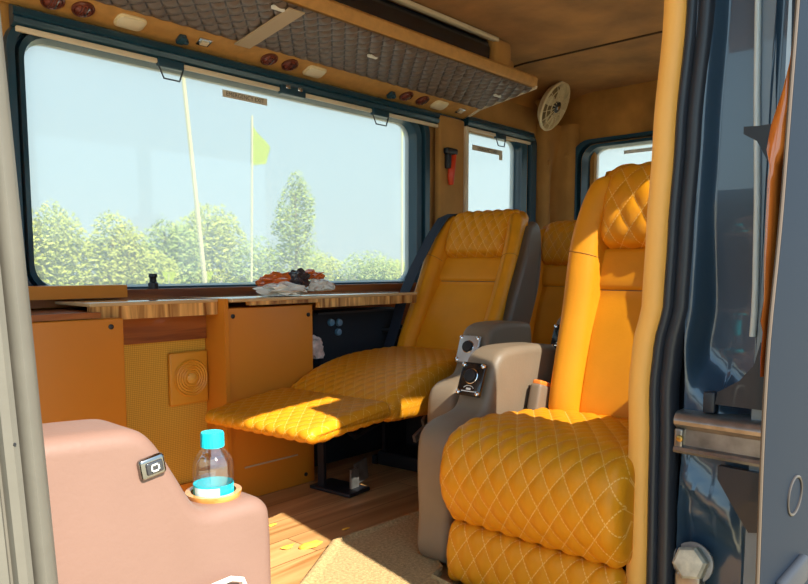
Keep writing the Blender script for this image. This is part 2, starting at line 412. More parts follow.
# ceiling with a cove down to the far wall
cs = [(0.45, ZC - 0.05), (0.55, ZC - 0.015), (0.75, ZC), (2.15, ZC)]
cs += [(2.15 + 0.33 * sin(radians(a)), ZC - 0.20 + 0.20 * cos(radians(a))) for a in range(10, 91, 10)]
prof = cs + [(2.52, ZC - 0.2), (2.52, ZC + 0.05), (0.45, ZC + 0.05)]
struct('ceiling', MB().prism(prof, 'x', XF, XR + 0.05), SUEDE_D, 'brown suede lined ceiling of the van', keep=True)
PW = lambda a, b, d: (a, YW + 0.05 - d, b)          # far wall: d grows towards the room
wm = MB(); wall_grid(wm, XF, XR, 0, ZC - 0.05, [(0.85, 2.77, 0.75, 1.59), (3.16, 3.74, 0.75, 1.60)], PW, 0.0, 0.06)
struct('wall_far', wm, SUEDE, 'tan suede side wall with the large window', keep=True)
PR = lambda a, b, d: (XR + 0.06 - d, a, b)          # rear wall
rm = MB(); wall_grid(rm, 0.5, YW + 0.05, 0, ZC, [(1.0, 2.15, 0.90, 1.59)], PR, 0.0, 0.06)
struct('wall_rear', rm, SUEDE_D, 'brown suede rear wall with the back window', keep=True)
# near side body behind the door opening
PN = lambda a, b, d: (a, 0.48 + d, b)
nm_ = MB(); wall_grid(nm_, 1.545, XR + 0.06, -0.30, ZC + 0.02, [(1.56, 3.30, 0.76, 1.62)], PN, 0.0, 0.08)
struct('wall_near', nm_, SUEDE_D, 'near side van wall behind the open sliding door', keep=True)
# header over the door opening
struct('trim_1', MB().box(XF, 1.62, 0.44, 0.56, 1.74, ZC + 0.03), PAINT, 'dark painted header above the door opening', keep=True)

# big window (frame, pane)
wf = MB(); window_frame(wf, (0.815, 2.845, 0.722, 1.612), (0.885, 2.735, 0.772, 1.562), 0.09, 0.075, PW, 0.085, 0.0)
W1 = struct('window_1', wf, NAVY, 'large side window in a dark navy frame above the counter', keep=True)
obj('pane', MB().box(0.85, 2.77, YW + 0.022, YW + 0.028, 0.74, 1.60), GLASS, W1)
def sticker(parent, x0, x1, z0, z1, s, y=YW + 0.019):
    o = obj('sticker', MB().box(x0, x1, y - 0.0006, y, z0, z1), STICK, parent, label='grey brown EMERGENCY EXIT sticker')
    M4 = Matrix.Translation(((x0 + x1) / 2, y - 0.001, (z0 + z1) / 2)) @ Matrix.Rotation(radians(90), 4, 'X')
    obj('writing', text_mesh(s, (z1 - z0) * 0.82, M4), INK, o, flat=True)
sticker(W1, 1.625, 1.842, 1.512, 1.540, 'EMERGENCY EXIT')
# second window
wf = MB(); window_frame(wf, (3.10, 3.885, 0.722, 1.675), (3.16, 3.70, 0.772, 1.60), 0.08, 0.06, PW, 0.085, 0.0)
W2 = struct('window_2', wf, NAVY, 'smaller side window behind the big one', keep=True)
obj('pane', MB().box(3.14, 3.72, YW + 0.022, YW + 0.028, 0.74, 1.62), GLASS, W2)
sticker(W2, 3.27, 3.57, 1.505, 1.535, 'EMERGENCY EXIT')
obj('sticker', MB().box(3.535, 3.57, YW + 0.0175, YW + 0.018, 1.478, 1.505), STICK, W2)
# rear window
wf = MB(); window_frame(wf, (0.90, 2.30, 0.80, 1.64), (1.02, 2.17, 0.90, 1.575), 0.12, 0.08, PR, 0.10, 0.0)
W3 = struct('window_3', wf, NAVY, 'back window in a thick dark navy frame', keep=True)
obj('pane', MB().box(XR + 0.03, XR + 0.036, 0.98, 2.19, 0.86, 1.62), GLASS, W3)
obj('blind_bar', MB().box(XR - 0.012, XR + 0.0, 1.2, 1.95, 1.525, 1.545), WHITEP, W3)
# near side window pane
obj('window_4', MB().box(1.55, 3.32, 0.515, 0.52, 0.74, 1.64), GLASSN, kind='structure', label='side window behind the sliding door', keep=True)
# pillar covers
pm = MB(); pm.rbox((2.985, 2.405, 1.19), (0.105, 0.022, 0.44), 0.015)
struct('trim_2', pm, SUEDE, 'tan upholstered pillar between the two side windows', keep=True)
struct('trim_3', MB().rbox((3.098, 2.388, 1.17), (0.010, 0.022, 0.43), 0.007), CREAM, 'cream edge strip beside the second window', keep=True)
# rear corner column with a vertical hollow
hc = []
for z in (0.0, 0.5, 1.0, 1.4, 1.66, 1.74):
    b = 0.0 if z < 1.66 else 0.05
    hc.append([(3.90, 2.44, z), (3.905, 2.40, z), (3.95, 2.375, z), (3.99, 2.385, z), (4.02, 2.42 - b, z), (4.055, 2.41 - b, z), (4.065, 2.36, z), (4.05, 2.31, z), (4.065, 2.265, z), (4.11, 2.255, z), (4.13, 2.46, z)])
struct('trim_4', MB().loft(hc, cap=True), SUEDE, 'tan upholstered rear corner column', keep=True, angle=70)
for p, n_ in (((3.955, 2.376, 1.50), (0, -1, 0)), ((4.052, 2.31, 1.55), (-1, 0, 0))):
    obj('screw_cap', MB().lathe([(0.018, 0), (0.017, 0.006), (0.008, 0.010)], p, n_, 16), SUEDE, label='round tan screw cap on the rear corner column, ' + ('left one' if p[0] < 4 else 'right one beside the back window'), cat='screw cap', group='screw caps on the corner column')
# ceiling seam
sp = [(3.30, y, ZC - 0.002) for y in (0.6, 1.0, 1.5, 2.0, 2.15)] + [(3.30, 2.15 + 0.33 * sin(radians(a)), ZC - 0.20 + 0.198 * cos(radians(a))) for a in range(15, 91, 15)]
struct('trim_5', MB().tube(sp, 0.006, 6), mat('dark_seam', (0.06, 0.03, 0.01), 0.9), 'dark seam across the ceiling lining', keep=True)
# lower lining, wood band, sill ledge under the big window
struct('trim_6', MB().box(XF, 1.345, 2.19, 2.435, 0.0, 0.60), MESHM, 'orange woven lining of the lower side wall', keep=True)
struct('trim_7', MB().box(0.6, 1.345, 2.18, 2.43, 0.585, 0.68).box(1.75, 2.7, 2.355, 2.43, 0.575, 0.70), WOODB, 'red brown wood band under the counter', keep=True)
struct('trim_8', MB().box(0.6, 2.8, 2.36, 2.43, 0.705, 0.757), WOODB, 'narrow wood sill ledge below the big window', keep=True)
struct('baseboard_far', MB().box(0.98, 1.345, 2.175, 2.189, 0, 0.08), CABM, 'orange kick board', keep=True)

# ------------------------------------------------------------------ blinds on the side windows
def blind(name, x0, x1, z, tabs, label, latch=None):
    t = thing(name, ((x0 + x1) / 2, 2.40, z), label, 'blind', 'roller blinds on the side windows')
    m = MB()
    m.prism([(2.425, z), (2.405, z), (2.392, z + 0.008), (2.388, z + 0.024), (2.395, z + 0.030), (2.388, z + 0.036), (2.392, z + 0.055), (2.41, z + 0.064), (2.425, z + 0.064)], 'x', x0, x1)
    obj('cassette', m, NAVY, t)
    edges = [x0 + 0.01] + [e for a, b in sorted(tabs + ([latch] if latch else [])) for e in (a, b)] + [x1 - 0.03]
    for i in range(0, len(edges), 2):
        obj('bottom_bar', MB().rbox(((edges[i] + edges[i + 1]) / 2, 2.404, z - 0.008), ((edges[i + 1] - edges[i]) / 2, 0.008, 0.0085), 0.004), CREAM, t)
    for a, b in tabs:
        c = (a + b) / 2; hw_ = (b - a) / 2
        k = obj('pull_tab', MB().rbox((c, 2.402, z - 0.010), (hw_, 0.010, 0.016), 0.004), NAVY, t)
        y = 2.398
        pts = [(c - hw_ * .95, y, z - 0.022), (c - hw_ * .6, y - 0.004, z - 0.066), (c + hw_ * .6, y - 0.004, z - 0.066), (c + hw_ * .95, y, z - 0.022)]
        obj('wire_loop', MB().tube(pts, 0.0032, 8), RUBBER, k)
    if latch:
        a, b = latch
        k = obj('latch', MB().rbox(((a + b) / 2, 2.398, z - 0.008), ((b - a) / 2, 0.014, 0.018), 0.004), NAVY, t)
        for q in (0.25, 0.75): obj('clip', MB().rbox((a + (b - a) * q, 2.384, z + 0.004), (0.012, 0.004, 0.008), 0.003), CHROME, k)
blind('roller_blind', 0.835, 3.07, 1.579, [(1.312, 1.415), (2.395, 2.508)], 'long navy roller blind rail with cream bar above the large window', (1.855, 1.983))
blind('roller_blind', 3.13, 3.80, 1.605, [(3.40, 3.50)], 'short navy roller blind rail above the smaller second window')
# tidy ordering of the bar pieces is by x: the long rail is built from left to right

# ------------------------------------------------------------------ emergency hammer on the pillar
t = thing('emergency_hammer', (2.96, 2.37, 1.26), 'red handled emergency hammer with black head on the window pillar', 'hammer')
hp = [(2.955, 2.368, 1.275), (2.945, 2.362, 1.31), (2.950, 2.36, 1.36), (2.965, 2.362, 1.41), (2.975, 2.366, 1.44)]
obj('handle', MB().tube(hp, [0.014, 0.019, 0.020, 0.016, 0.014], 12), REDP, t)
obj('head', MB().rbox((2.945, 2.364, 1.445), (0.045, 0.016, 0.016), 0.008).rbox((2.925, 2.366, 1.40), (0.014, 0.014, 0.045), 0.006), BLACK, t)

# ------------------------------------------------------------------ overhead rack with lit strip
t = thing('overhead_rack', (1.7, 2.2, 1.66), 'overhead luggage rack with quilted grey brown underside and orange lip', 'luggage rack')
def under(y): return 1.69 + (2.32 - y) * (0.05 / 0.34)
qm = MB(); X0, X1, Y0, Y1 = -0.4, 3.13, 1.985, 2.325
nx, ny = 620, 60; vs, uv, fs = [], [], []
for j in range(ny + 1):
    for i in range(nx + 1):
        x = X0 + (X1 - X0) * i / nx; y = Y0 + (Y1 - Y0) * j / ny
        u, v = (x) / 0.034 * 0.5, (y) / 0.038 * 0.5
        q = 0.012 * min(1, (Y1 - y) / 0.02, (y - Y0) / 0.02) * (abs(sin(pi * (u + v))) * abs(sin(pi * (u - v)))) ** 0.55
        vs.append((x, y, under(y) - q)); uv.append((u, v))
for j in range(ny):
    for i in range(nx): fs.append((j * (nx + 1) + i, j * (nx + 1) + i + 1, (j + 1) * (nx + 1) + i + 1, (j + 1) * (nx + 1) + i))
qm.add(vs, fs, 0, uv); obj('quilted_underside', qm, RACKQ, t, recalc=False)
obj('tray', MB().prism([(2.436, 1.70), (2.32, 1.693), (1.985, 1.745), (1.985, 1.755), (2.436, 1.755)], 'x', X0, X1), SUEDE, t)
lm = MB(); lp = [(1.975, 1.742), (1.965, 1.752), (1.962, 1.785), (1.972, 1.797), (1.998, 1.797), (2.0, 1.745)]
lm.prism(lp, 'x', X0, 3.14); obj('lip', lm, STRIPM, t, label='orange padded lip')
obj('light_strip', MB().prism([(2.425, 1.648), (2.43, 1.70), (2.31, 1.70), (2.315, 1.692)], 'x', X0, 3.14), STRIPM, t, label='tan panel carrying vents and lamps')
obj('end_cap', MB().prism([(2.436, 1.640), (2.32, 1.682), (1.97, 1.735), (1.965, 1.748), (2.32, 1.70), (2.436, 1.70)], 'x', 3.13, 3.145), CREAM, t)
obj('joint_strip', MB().prism([(2.322, 1.672), (1.99, 1.724), (1.99, 1.728), (2.322, 1.677)], 'x', 1.585, 1.655), BEIGE, t, label='flat beige strip across the quilting')
for x, y in ((1.56, 1.97 + .05), (2.13, 2.13), (3.03, 2.13)):
    obj('reading_light', MB().rbox((x, y, under(y) - 0.010), (0.026, 0.008, 0.006), 0.004), WHITEP, t)
# fascia above the rack
fm = MB().prism([(2.045, 1.755), (2.02, 1.80), (2.015, 1.87), (2.03, 1.905), (2.16, 1.905), (2.16, 1.755)], 'x', X0, 2.80)
t2 = thing('rack_fascia', (1.2, 2.05, 1.76), 'glossy black fascia with cream edge above the luggage rack', 'panel')
obj('panel', fm, mat('glossy_black', (0.006, 0.010, 0.018), 0.25, coat=0.6), t2)
obj('edge_trim', MB().rbox((1.23, 2.005, 1.912), (1.615, 0.014, 0.010), 0.006), CREAM, t2)
obj('end_block', MB().rbox((2.89, 2.08, 1.835), (0.07, 0.09, 0.09), 0.03).rbox((3.0, 2.14, 1.825), (0.12, 0.06, 0.07), 0.03), SUEDE, t2)
# lamps and vents on the strip
SN = Vector((0, -0.40, -1)).normalized()
def strip_pt(x, f): return Vector((x, 2.425 + (2.315 - 2.425) * f, 1.648 + (1.692 - 1.648) * f))
sn = Vector((0, -(1.692 - 1.648), -(2.425 - 2.315))).normalized(); sv = Vector((0, 2.315 - 2.425, 1.692 - 1.648)).normalized()
AX3 = (Vector((1, 0, 0)), sv, sn)
def vent(x, lab):
    p = strip_pt(x, 0.52); v = thing('air_vent', p, lab, 'air vent', 'maroon air vents on the light strip')
    obj('bezel', MB().lathe([(0.036, 0.0), (0.036, 0.006), (0.031, 0.009), (0.028, 0.004)], p, sn, 28), MAROON, v)
    obj('core', MB().lathe([(0.027, 0.001), (0.024, 0.007), (0.012, 0.012), (0.004, 0.013)], p, sn, 24), mat('vent_core_' + str(int(x * 100)), (0.24, 0.06, 0.04), 0.2, coat=0.8), v)
    for k in (-1, 0, 1): obj('slat', MB().obox(p + sn * 0.011 + Vector((0.010 * k, 0, 0)), (0.0018, 0, 0), sv * 0.02, sn * 0.004), CHROME if k == 1 else MAROON, v)
for x, l in ((0.945, 'first maroon vent from the left on the light strip'), (1.040, 'second maroon vent from the left, left of the first cream lamp'), (1.78, 'maroon vent in the middle of the strip, left one of its pair'), (1.885, 'maroon vent in the middle of the strip, beside the middle cream lamp'), (2.60, 'maroon vent at the far end, left one of its pair'), (2.72, 'maroon vent at the far end, beside the last cream lamp')):
    vent(x, l)
for x, l in ((1.20, 'first cream lamp from the left on the light strip'), (2.02, 'middle cream lamp above the large window'), (2.855, 'last cream lamp at the far end of the light strip')):
    p = strip_pt(x, 0.5); v = thing('ceiling_lamp', p, l, 'lamp', 'cream lamps on the light strip')
    def ol(w_, h_, rr, d): return [p + Vector((1, 0, 0)) * a + sv * b + sn * d for a, b in rrect(-w_, w_, -h_, h_, rr)]
    obj('bezel', MB().loft([ol(0.052, 0.034, 0.022, 0.0), ol(0.052, 0.034, 0.022, 0.004), ol(0.048, 0.030, 0.020, 0.007)], cap=True), CREAMP, v)
    obj('lens', MB().loft([ol(0.046, 0.028, 0.019, 0.006), ol(0.045, 0.027, 0.019, 0.010), ol(0.036, 0.019, 0.015, 0.014)], cap=True), LENS, v)
for x, l in ((1.395, 'navy wire clip on the strip left of the small steel switch'), (2.50, 'navy wire clip on the strip near the far vents')):
    p = strip_pt(x, 0.42); obj('wire_clip', MB().rbox(p + sn * 0.010, (0.014, 0.020, 0.010), 0.005, AX3).rbox(p + sn * 0.014 + Vector((0.016, 0, 0)), (0.010, 0.008, 0.010), 0.004, AX3), NAVY, label=l, cat='clip', group='wire clips on the light strip')
for x, l in ((1.485, 'small steel rocker switch on the light strip above the window'), (3.03, 'small steel rocker switch at the rear end of the light strip')):
    p = strip_pt(x, 0.5); v = thing('rocker_switch', p, l, 'switch', 'switches on the light strip')
    obj('plate', MB().rbox(p + sn * 0.002, (0.026, 0.020, 0.004), 0.003, AX3), CHROME, v); obj('rocker', MB().rbox(p + sn * 0.008, (0.016, 0.011, 0.004), 0.003, AX3), CREAM, v)

# ------------------------------------------------------------------ wall fan in the rear corner
fc = Vector((3.80, 2.26, 1.805)); vv = Vector((-0.78, -0.46, 0.0)).normalized()
Rv = Vector((0.676, -0.737, 0)); fn = (vv * 0.50 + (Rv * 0.88 + Vector((0, 0, -0.47))) * 0.86).normalized()
t = thing('wall_fan', fc, 'round cream wall fan on the rear corner by the ceiling', 'fan')
obj('housing', MB().lathe([(0.05, -0.055), (0.085, -0.05), (0.125, -0.02), (0.147, 0.0), (0.150, 0.012), (0.138, 0.018), (0.130, 0.008), (0.120, -0.030), (0.02, -0.036)], fc, fn, 40), CREAMP, t)
fa = fn.orthogonal().normalized(); fb = fn.cross(fa)
for k in range(4):
    a = 2 * pi * k / 4 + 0.5; m = MB(); vs = []
    for i, rr in enumerate((0.03, 0.06, 0.09, 0.118)):
        for da, dz in ((-0.42, 0.014), (0.42, -0.004)):
            d = fa * cos(a + da * (1 - 0.15 * i)) + fb * sin(a + da * (1 - 0.15 * i)); vs.append(fc + d * rr + fn * dz)
    vs2 = [v + fn * 0.002 for v in vs]
    m.loft([[vs[0], vs[1], vs2[1], vs2[0]], [vs[2], vs[3], vs2[3], vs2[2]], [vs[4], vs[5], vs2[5], vs2[4]], [vs[6], vs[7], vs2[7], vs2[6]]], cap=True)
    obj('blade', m, CREAMP, t)
gmf = MB()
for rr in (0.062, 0.105): gmf.tube([fc + fn * (0.030 - rr * 0.08) + (fa * cos(2 * pi * k / 32) + fb * sin(2 * pi * k / 32)) * rr for k in range(32)], 0.0028, 6, closed=True)
for k in range(14):
    d = fa * cos(2 * pi * k / 14) + fb * sin(2 * pi * k / 14); gmf.tube([fc + fn * 0.028 + d * 0.03, fc + fn * 0.024 + d * 0.09, fc + fn * 0.014 + d * 0.142], 0.0026, 6)
obj('grille', gmf, CREAMP, t)
obj('back_plate', MB().lathe([(0.119, -0.029), (0.05, -0.034), (0.004, -0.035)], fc, fn, 32), mat('tan_grille_back', (0.34, 0.24, 0.12), 0.7), t)
hb = obj('hub', MB().lathe([(0.034, 0.018), (0.033, 0.030), (0.024, 0.035), (0.003, 0.036)], fc, fn, 24), mat('dark_hub', (0.05, 0.045, 0.05), 0.3), t)
obj('badge', MB().lathe([(0.014, 0.034), (0.013, 0.038), (0.002, 0.039)], fc, fn, 16), CHROME, hb)
obj('bracket', MB().tube([fc - fn * 0.05, fc - fn * 0.08 + Vector((0.0, 0.03, 0)), Vector((3.88, 2.36, 1.80))], 0.022, 10).rbox((3.90, 2.38, 1.80), (0.04, 0.03, 0.04), 0.01), SUEDE, t)

# ------------------------------------------------------------------ cabinets and counters along the far wall
def screw(parent, p, n_=(0, -1, 0)): obj('screw_cap', MB().lathe([(0.008, 0), (0.008, 0.003), (0.004, 0.005)], p, n_, 12), BLACK, parent)
t = thing('side_cabinet', (0.83, 2.28, 0.0), 'orange cabinet at the left end, partly behind the pink armrest', 'cabinet', 'orange side cabinets')
obj('body', MB().rbox((0.79, 2.125, 0.34), (0.205, 0.05, 0.34), 0.005), CABM, t)
obj('top_board', MB().box(0.60, 0.93, 2.085, 2.37, 0.682, 0.70), WOODB, t); screw(t, (0.955, 2.075, 0.655))
obj('back_cover', MB().box(0.62, 1.12, 2.30, 2.375, 0.733, 0.775), CABM, t)
t = thing('side_cabinet', (1.55, 2.22, 0.0), 'orange cabinet in the middle below the snack bag, beside the footrest', 'cabinet', 'orange side cabinets')
obj('body', MB().rbox((1.5475, 2.225, 0.3465), (0.1975, 0.15, 0.3465), 0.004), CABM, t)
obj('side_panel', MB().box(1.346, 1.362, 2.066, 2.372, 0.0, 0.727), CABM, t)
screw(t, (1.385, 2.075, 0.665)); screw(t, (1.722, 2.075, 0.655)); screw(t, (1.70, 2.075, 0.035))
obj('drawer_line', MB().box(1.42, 1.66, 2.071, 2.076, 0.118, 0.123), BEIGE, t)
def counter(label, x0, x1, y0, th, xs):
    t = thing('side_counter', ((x0 + x1) / 2, 2.25, 0.69), label, 'counter', 'wood counters along the window wall')
    obj('board', MB().rbox(((x0 + x1) / 2, (y0 + 2.36) / 2, 0.727 - 0.006), ((x1 - x0) / 2, (2.36 - y0) / 2, 0.006), 0.003), WOODT, t)
    e = MB()
    for a, b, h in xs: e.box(a, b, y0 + 0.003, y0 + 0.03, 0.715 - h, 0.715)
    obj('edge', e, WOODE, t, label='striped wood front edge')
counter('wood edged counter over the woven wall and speaker, left of the middle cabinet', 0.905, 1.345, 2.10, 0.04, [(0.91, 1.343, 0.042)])
counter('wood edged counter under the snack bag, from middle cabinet to the far seat', 1.365, 2.32, 2.045, 0.04, [(1.44, 1.76, 0.013), (1.76, 2.315, 0.034)])
# speaker in the woven wall
t = thing('wall_speaker', (1.29, 2.188, 0.34), 'square orange speaker with round grille in the woven side wall', 'speaker')
obj('frame', MB().rbox((1.27, 2.182, 0.452), (0.074, 0.009, 0.092), 0.008), SPKM, t)
sc = Vector((1.275, 2.172, 0.452))
obj('grille', MB().lathe([(0.066, 0)] + [(0.066 - 0.0046 * i, 0.003 + 0.003 * (i % 2)) for i in range(1, 10)] + [(0.024, 0.004)], sc, (0, -1, 0), 32), SPKM, t)
obj('cone', MB().lathe([(0.018, 0.0), (0.017, 0.008), (0.010, 0.011), (0.002, 0.012)], sc, (0, -1, 0), 20), mat('pale_orange_cone', (0.70, 0.36, 0.06), 0.4), t)
# small black tap / knob on the sill, left of centre
obj('sill_knob', MB().lathe([(0.018, 0), (0.018, 0.02), (0.012, 0.025), (0.012, 0.04), (0.016, 0.045), (0.014, 0.055)], (1.262, 2.39, 0.757), n=14), BLACK, label='small black knob on the sill by the pole outside', cat='knob')
# black amplifier case under the counter, behind the far seat cushion
t = thing('amplifier', (2.10, 2.28, 0.0), 'black amplifier case with round blue grey knobs under the counter', 'amplifier')
obj('case', MB().rbox((2.13, 2.28, 0.325), (0.27, 0.068, 0.325), 0.012), BLACKM, t)
for x, z in ((1.955, 0.605), (2.0, 0.602), (1.995, 0.562)): obj('knob', MB().lathe([(0.016, 0), (0.014, 0.012), (0.004, 0.014)], (x, 2.2115, z), (0, -1, 0), 16), BLUELED, t)
obj('handle', MB().tube([(2.27, 2.213, 0.55), (2.29, 2.18, 0.555), (2.36, 2.18, 0.565), (2.38, 2.213, 0.57)], 0.009, 8), BLACK, t)
obj('top_lip', MB().box(1.88, 2.38, 2.203, 2.213, 0.64, 0.648), RUBBER, t)

def crumple(c, r, seed, sub=3, amp=0.4, sq=(1, 1, 1), mi=0):
    bm = bmesh.new(); bmesh.ops.create_icosphere(bm, subdivisions=sub, radius=1)
    mb = MB(); vs = []
    for v in bm.verts:
        d = 1 + amp * noise.noise(v.co * 2.3 + Vector((seed, 0, 0))) + amp * 0.6 * noise.noise(v.co * 6 + Vector((0, seed, 0)))
        vs.append((c[0] + v.co.x * d * r * sq[0], c[1] + v.co.y * d * r * sq[1], c[2] + max(v.co.z * d * sq[2] * r, -r * sq[2] * 0.55)))
    mb.add(vs, [tuple(x.index for x in f.verts) for f in bm.faces], mi); bm.free(); return mb
t = thing('snack_bag', (1.70, 2.14, 0.727), 'crumpled clear bag with orange snack packets lying on the counter', 'snack bag')
obj('plastic_wrap', crumple((1.635, 2.12, 0.748), 0.072, 3.1, 3, 0.55, (1.4, 1.0, 0.42)), WRAPW, t, flat=True)
obj('packet', crumple((1.65, 2.16, 0.782), 0.062, 8.7, 3, 0.45, (1.35, 0.7, 0.5)), WRAPO, t, flat=True, label='orange and red packet')
obj('packet', crumple((1.725, 2.13, 0.785), 0.052, 5.2, 3, 0.5, (0.9, 0.7, 0.75)), mat('dark_packet', (0.04, 0.03, 0.035), 0.3, coat=0.4), t, flat=True, label='black packet')
obj('packet', crumple((1.79, 2.15, 0.80), 0.056, 1.2, 3, 0.5, (1.3, 0.6, 0.42)), WRAPO, t, flat=True, label='orange packet with red tip')
obj('plastic_wrap', crumple((1.815, 2.12, 0.760), 0.048, 6.6, 3, 0.5, (1.15, 0.9, 0.65)), WRAPW, t, flat=True)
t = crumple((1.82, 2.155, 0.50), 0.05, 2.2, 3, 0.5, (0.8, 0.5, 1.1))
obj('snack_packet', t, [mat('white_red_packet', (0.65, 0.50, 0.46), 0.3, coat=0.3, var=0.5, vscale=35)], label='small white and red packet stuck beside the black amplifier', cat='snack packet', flat=True)

# ------------------------------------------------------------------ seats (local frame: +x rear, y across, z up; x = 0 where back meets cushion)
PXZ = lambda a, b, w_: (a, w_, b)
def make_seat(label, loc, rz, rec, cushion, legrest, cq, arm_side, arm_dx, arm_dz, z0, blen, plate_mat, hw=0.25, cw=0.134, hq=(0.026, 0.040, 0.007), bolster_w=None, detail=1.0, recline_legs=False):
    t = thing('captain_seat', (*loc, 0.0), label, 'seat', 'orange quilted captain seats', radians(rz))
    d = 0.0065 / detail
    obj('cushion', pad(MB(), cushion, -hw, hw, 0.035, PXZ, d, d, cq), QUILT, t, local=True, angle=80)
    obj('leg_rest', pad(MB(), legrest, -hw + (0.0 if recline_legs else 0.012), hw - (0.0 if recline_legs else 0.012), 0.022, PXZ, d, d, cq), QUILT, t, local=True, angle=80)
    R = radians(rec)
    def PB(tt, n_, y): return (tt * sin(R) - n_ * cos(R), y, z0 + tt * cos(R) + n_ * sin(R))
    th = blen * 0.69                                   # where the head rest starts
    lower = [(0.0, -0.02), (0.0, 0.045), (0.04, 0.066), (th * 0.4, 0.062), (th * 0.72, 0.045), (th * 0.74, 0.045), (th * 0.75, -0.02)]
    obj('back_pad', pad(MB(), lower, -cw - 0.004, cw + 0.004, 0.015, PB, 0.014, 0.03), LEATHER, t, local=True, angle=80)
    upper = [(th * 0.755, -0.02), (th * 0.755, 0.040), (th * 0.79, 0.052), (th * 0.95, 0.052), (th - 0.004, 0.044), (th, -0.02)]
    obj('shoulder_pad', pad(MB(), upper, -cw - 0.004, cw + 0.004, 0.012, PB, 0.012, 0.03), LEATHER, t, local=True, angle=80)
    head = [(th + 0.004, -0.03), (th + 0.002, 0.05), (th + 0.03, 0.088), (th + 0.13, 0.098), (blen - 0.03, 0.082), (blen + 0.015, 0.035), (blen + 0.01, -0.03)]
    obj('headrest', pad(MB(), head, -cw, cw, 0.03, PB, d, d, hq), QUILT, t, local=True, angle=80)
    bo_ = bolster_w or hw - 0.012
    for s in (-1, 1):
        bol = [(-0.01, -0.04), (-0.02, 0.07), (0.05, 0.105), (th * 0.6, 0.10), (th, 0.105), (blen - 0.06, 0.09), (blen - 0.015, 0.04), (blen - 0.02, -0.04)]
        a, b = (cw - 0.004, bo_) if s > 0 else (-bo_, -cw + 0.004)
        def PBb(tt, n_, y, s=s): return PB(tt, n_ + 0.25 * (abs(y) - cw), y - s * 0.05 * max(0, (tt - th * 0.9) / (blen - th * 0.9)) ** 2)
        bo = obj('side_bolster', pad(MB(), bol, a, b, 0.04, PBb, 0.012, 0.02), LEATHER, t, local=True, angle=80)
        seam = []
        for i_ in range(21):
            yy_ = cw - 0.004 + (bo_ + 0.004 - cw) * i_ / 20; dd = min(yy_ - (cw - 0.004), bo_ - yy_, 0.04)
            seam.append(PBb(th * 0.93 + 0.012 * (i_ / 20), 0.1052 - 0.04 * (1 - sqrt(max(0, 1 - (1 - dd / 0.04) ** 2))), s * yy_))
        obj('seam', MB().tube(seam, 0.0016, 6), mat('seam_thread', (0.40, 0.15, 0.01), 0.7), bo, local=True)
    shell = [(-0.06, -0.02), (0.0, 0.035), (blen * 0.8, 0.035), (blen - 0.03, -0.01), (blen - 0.0, -0.055), (blen - 0.04, -0.10), (blen * 0.7, -0.135), (0.3, -0.15), (-0.04, -0.13)]
    obj('back_shell', pad(MB(), shell, -(bolster_w or hw) - 0.008, (bolster_w or hw) + 0.008, 0.02, PB, 0.02, 0.06, taper=lambda x, y: 1.0 - 0.16 * max(0, min(1, (x - 0.6 * blen) / (0.4 * blen))) ** 1.5), SHELLM, t, local=True, angle=80, label='taupe rear shell')
    # armrest
    ax, az = arm_dx, arm_dz
    arm = [(-0.515 + ax, 0.012), (-0.535 + ax, 0.15), (-0.540 + ax, 0.30 + az), (-0.525 + ax, 0.375 + az), (-0.48 + ax, 0.405 + az), (-0.40 + ax, 0.418 + az), (-0.362 + ax, 0.438 + az), (-0.335 + ax, 0.50 + az),
           (-0.312 + ax, 0.56 + az), (-0.27 + ax, 0.590 + az), (-0.18 + ax, 0.597 + az), (-0.01 + ax, 0.588 + az), (0.035 + ax, 0.565 + az), (0.045 + ax, 0.45 + az), (0.04 + ax, 0.2), (0.02 + ax, 0.012), (-0.25 + ax, 0.005)]
    a, b = (0.272, 0.392) if arm_side > 0 else (-0.405, -0.285)
    am = obj('armrest', pad(MB(), arm, a, b, 0.026, PXZ, 0.010, 0.02), TAUPE, t, local=True, angle=80, label='taupe armrest')
    cy_ = (a + b) / 2
    cpt = Vector((-0.345 + ax, cy_, 0.505 + az)); up_ = Vector((0.05, 0, 0.125)).normalized(); nn = Vector((-up_.z, 0, up_.x)); yy = Vector((0, 1, 0))
    A3 = (yy, up_, nn)
    pl = obj('control_plate', MB().rbox(cpt + nn * 0.010, (0.042, 0.050, 0.006), 0.004, A3), plate_mat, am, local=True, label='switch plate')
    kb = MB().lathe([(0.0205, 0.0), (0.0205, 0.010), (0.018, 0.013), (0.010, 0.0138), (0.002, 0.0138)], cpt + nn * 0.014 + up_ * 0.008, nn, 24)
    pm2 = MB(); pm2.lathe([(0.0232, 0.0), (0.0232, 0.003), (0.022, 0.004)], cpt + nn * 0.015 + up_ * 0.008, nn, 24)
    for q in ((-1, 1), (1, 1), (-1, -1), (1, -1)): pm2.lathe([(0.0075, 0), (0.007, 0.004), (0.003, 0.006)], cpt + nn * 0.015 + yy * 0.034 * q[0] + up_ * 0.041 * q[1], nn, 12)
    obj('fittings', pm2, CHROME, am, local=True); obj('knob', kb, BLACK, am, local=True)
    lg = MB()
    lg.tube([cpt + nn * 0.0165 - up_ * 0.030 + yy * (0.018 * cos(a_)) + up_ * (0.010 * sin(a_)) for a_ in [0.25 + 2.64 * i / 8 for i in range(9)]], 0.0011, 5)
    lg.obox(cpt + nn * 0.0165 - up_ * 0.037, yy * 0.024, up_ * 0.0012, nn * 0.0006); lg.obox(cpt + nn * 0.0165 - up_ * 0.030, yy * 0.008, up_ * 0.003, nn * 0.0006)
    if plate_mat is not ALUP: obj('logo', lg, WHITEP, am, local=True, flat=True)
    # base
    bs = MB(); bs.rbox((-0.10, 0, 0.03), (0.17, 0.19, 0.03), 0.01)
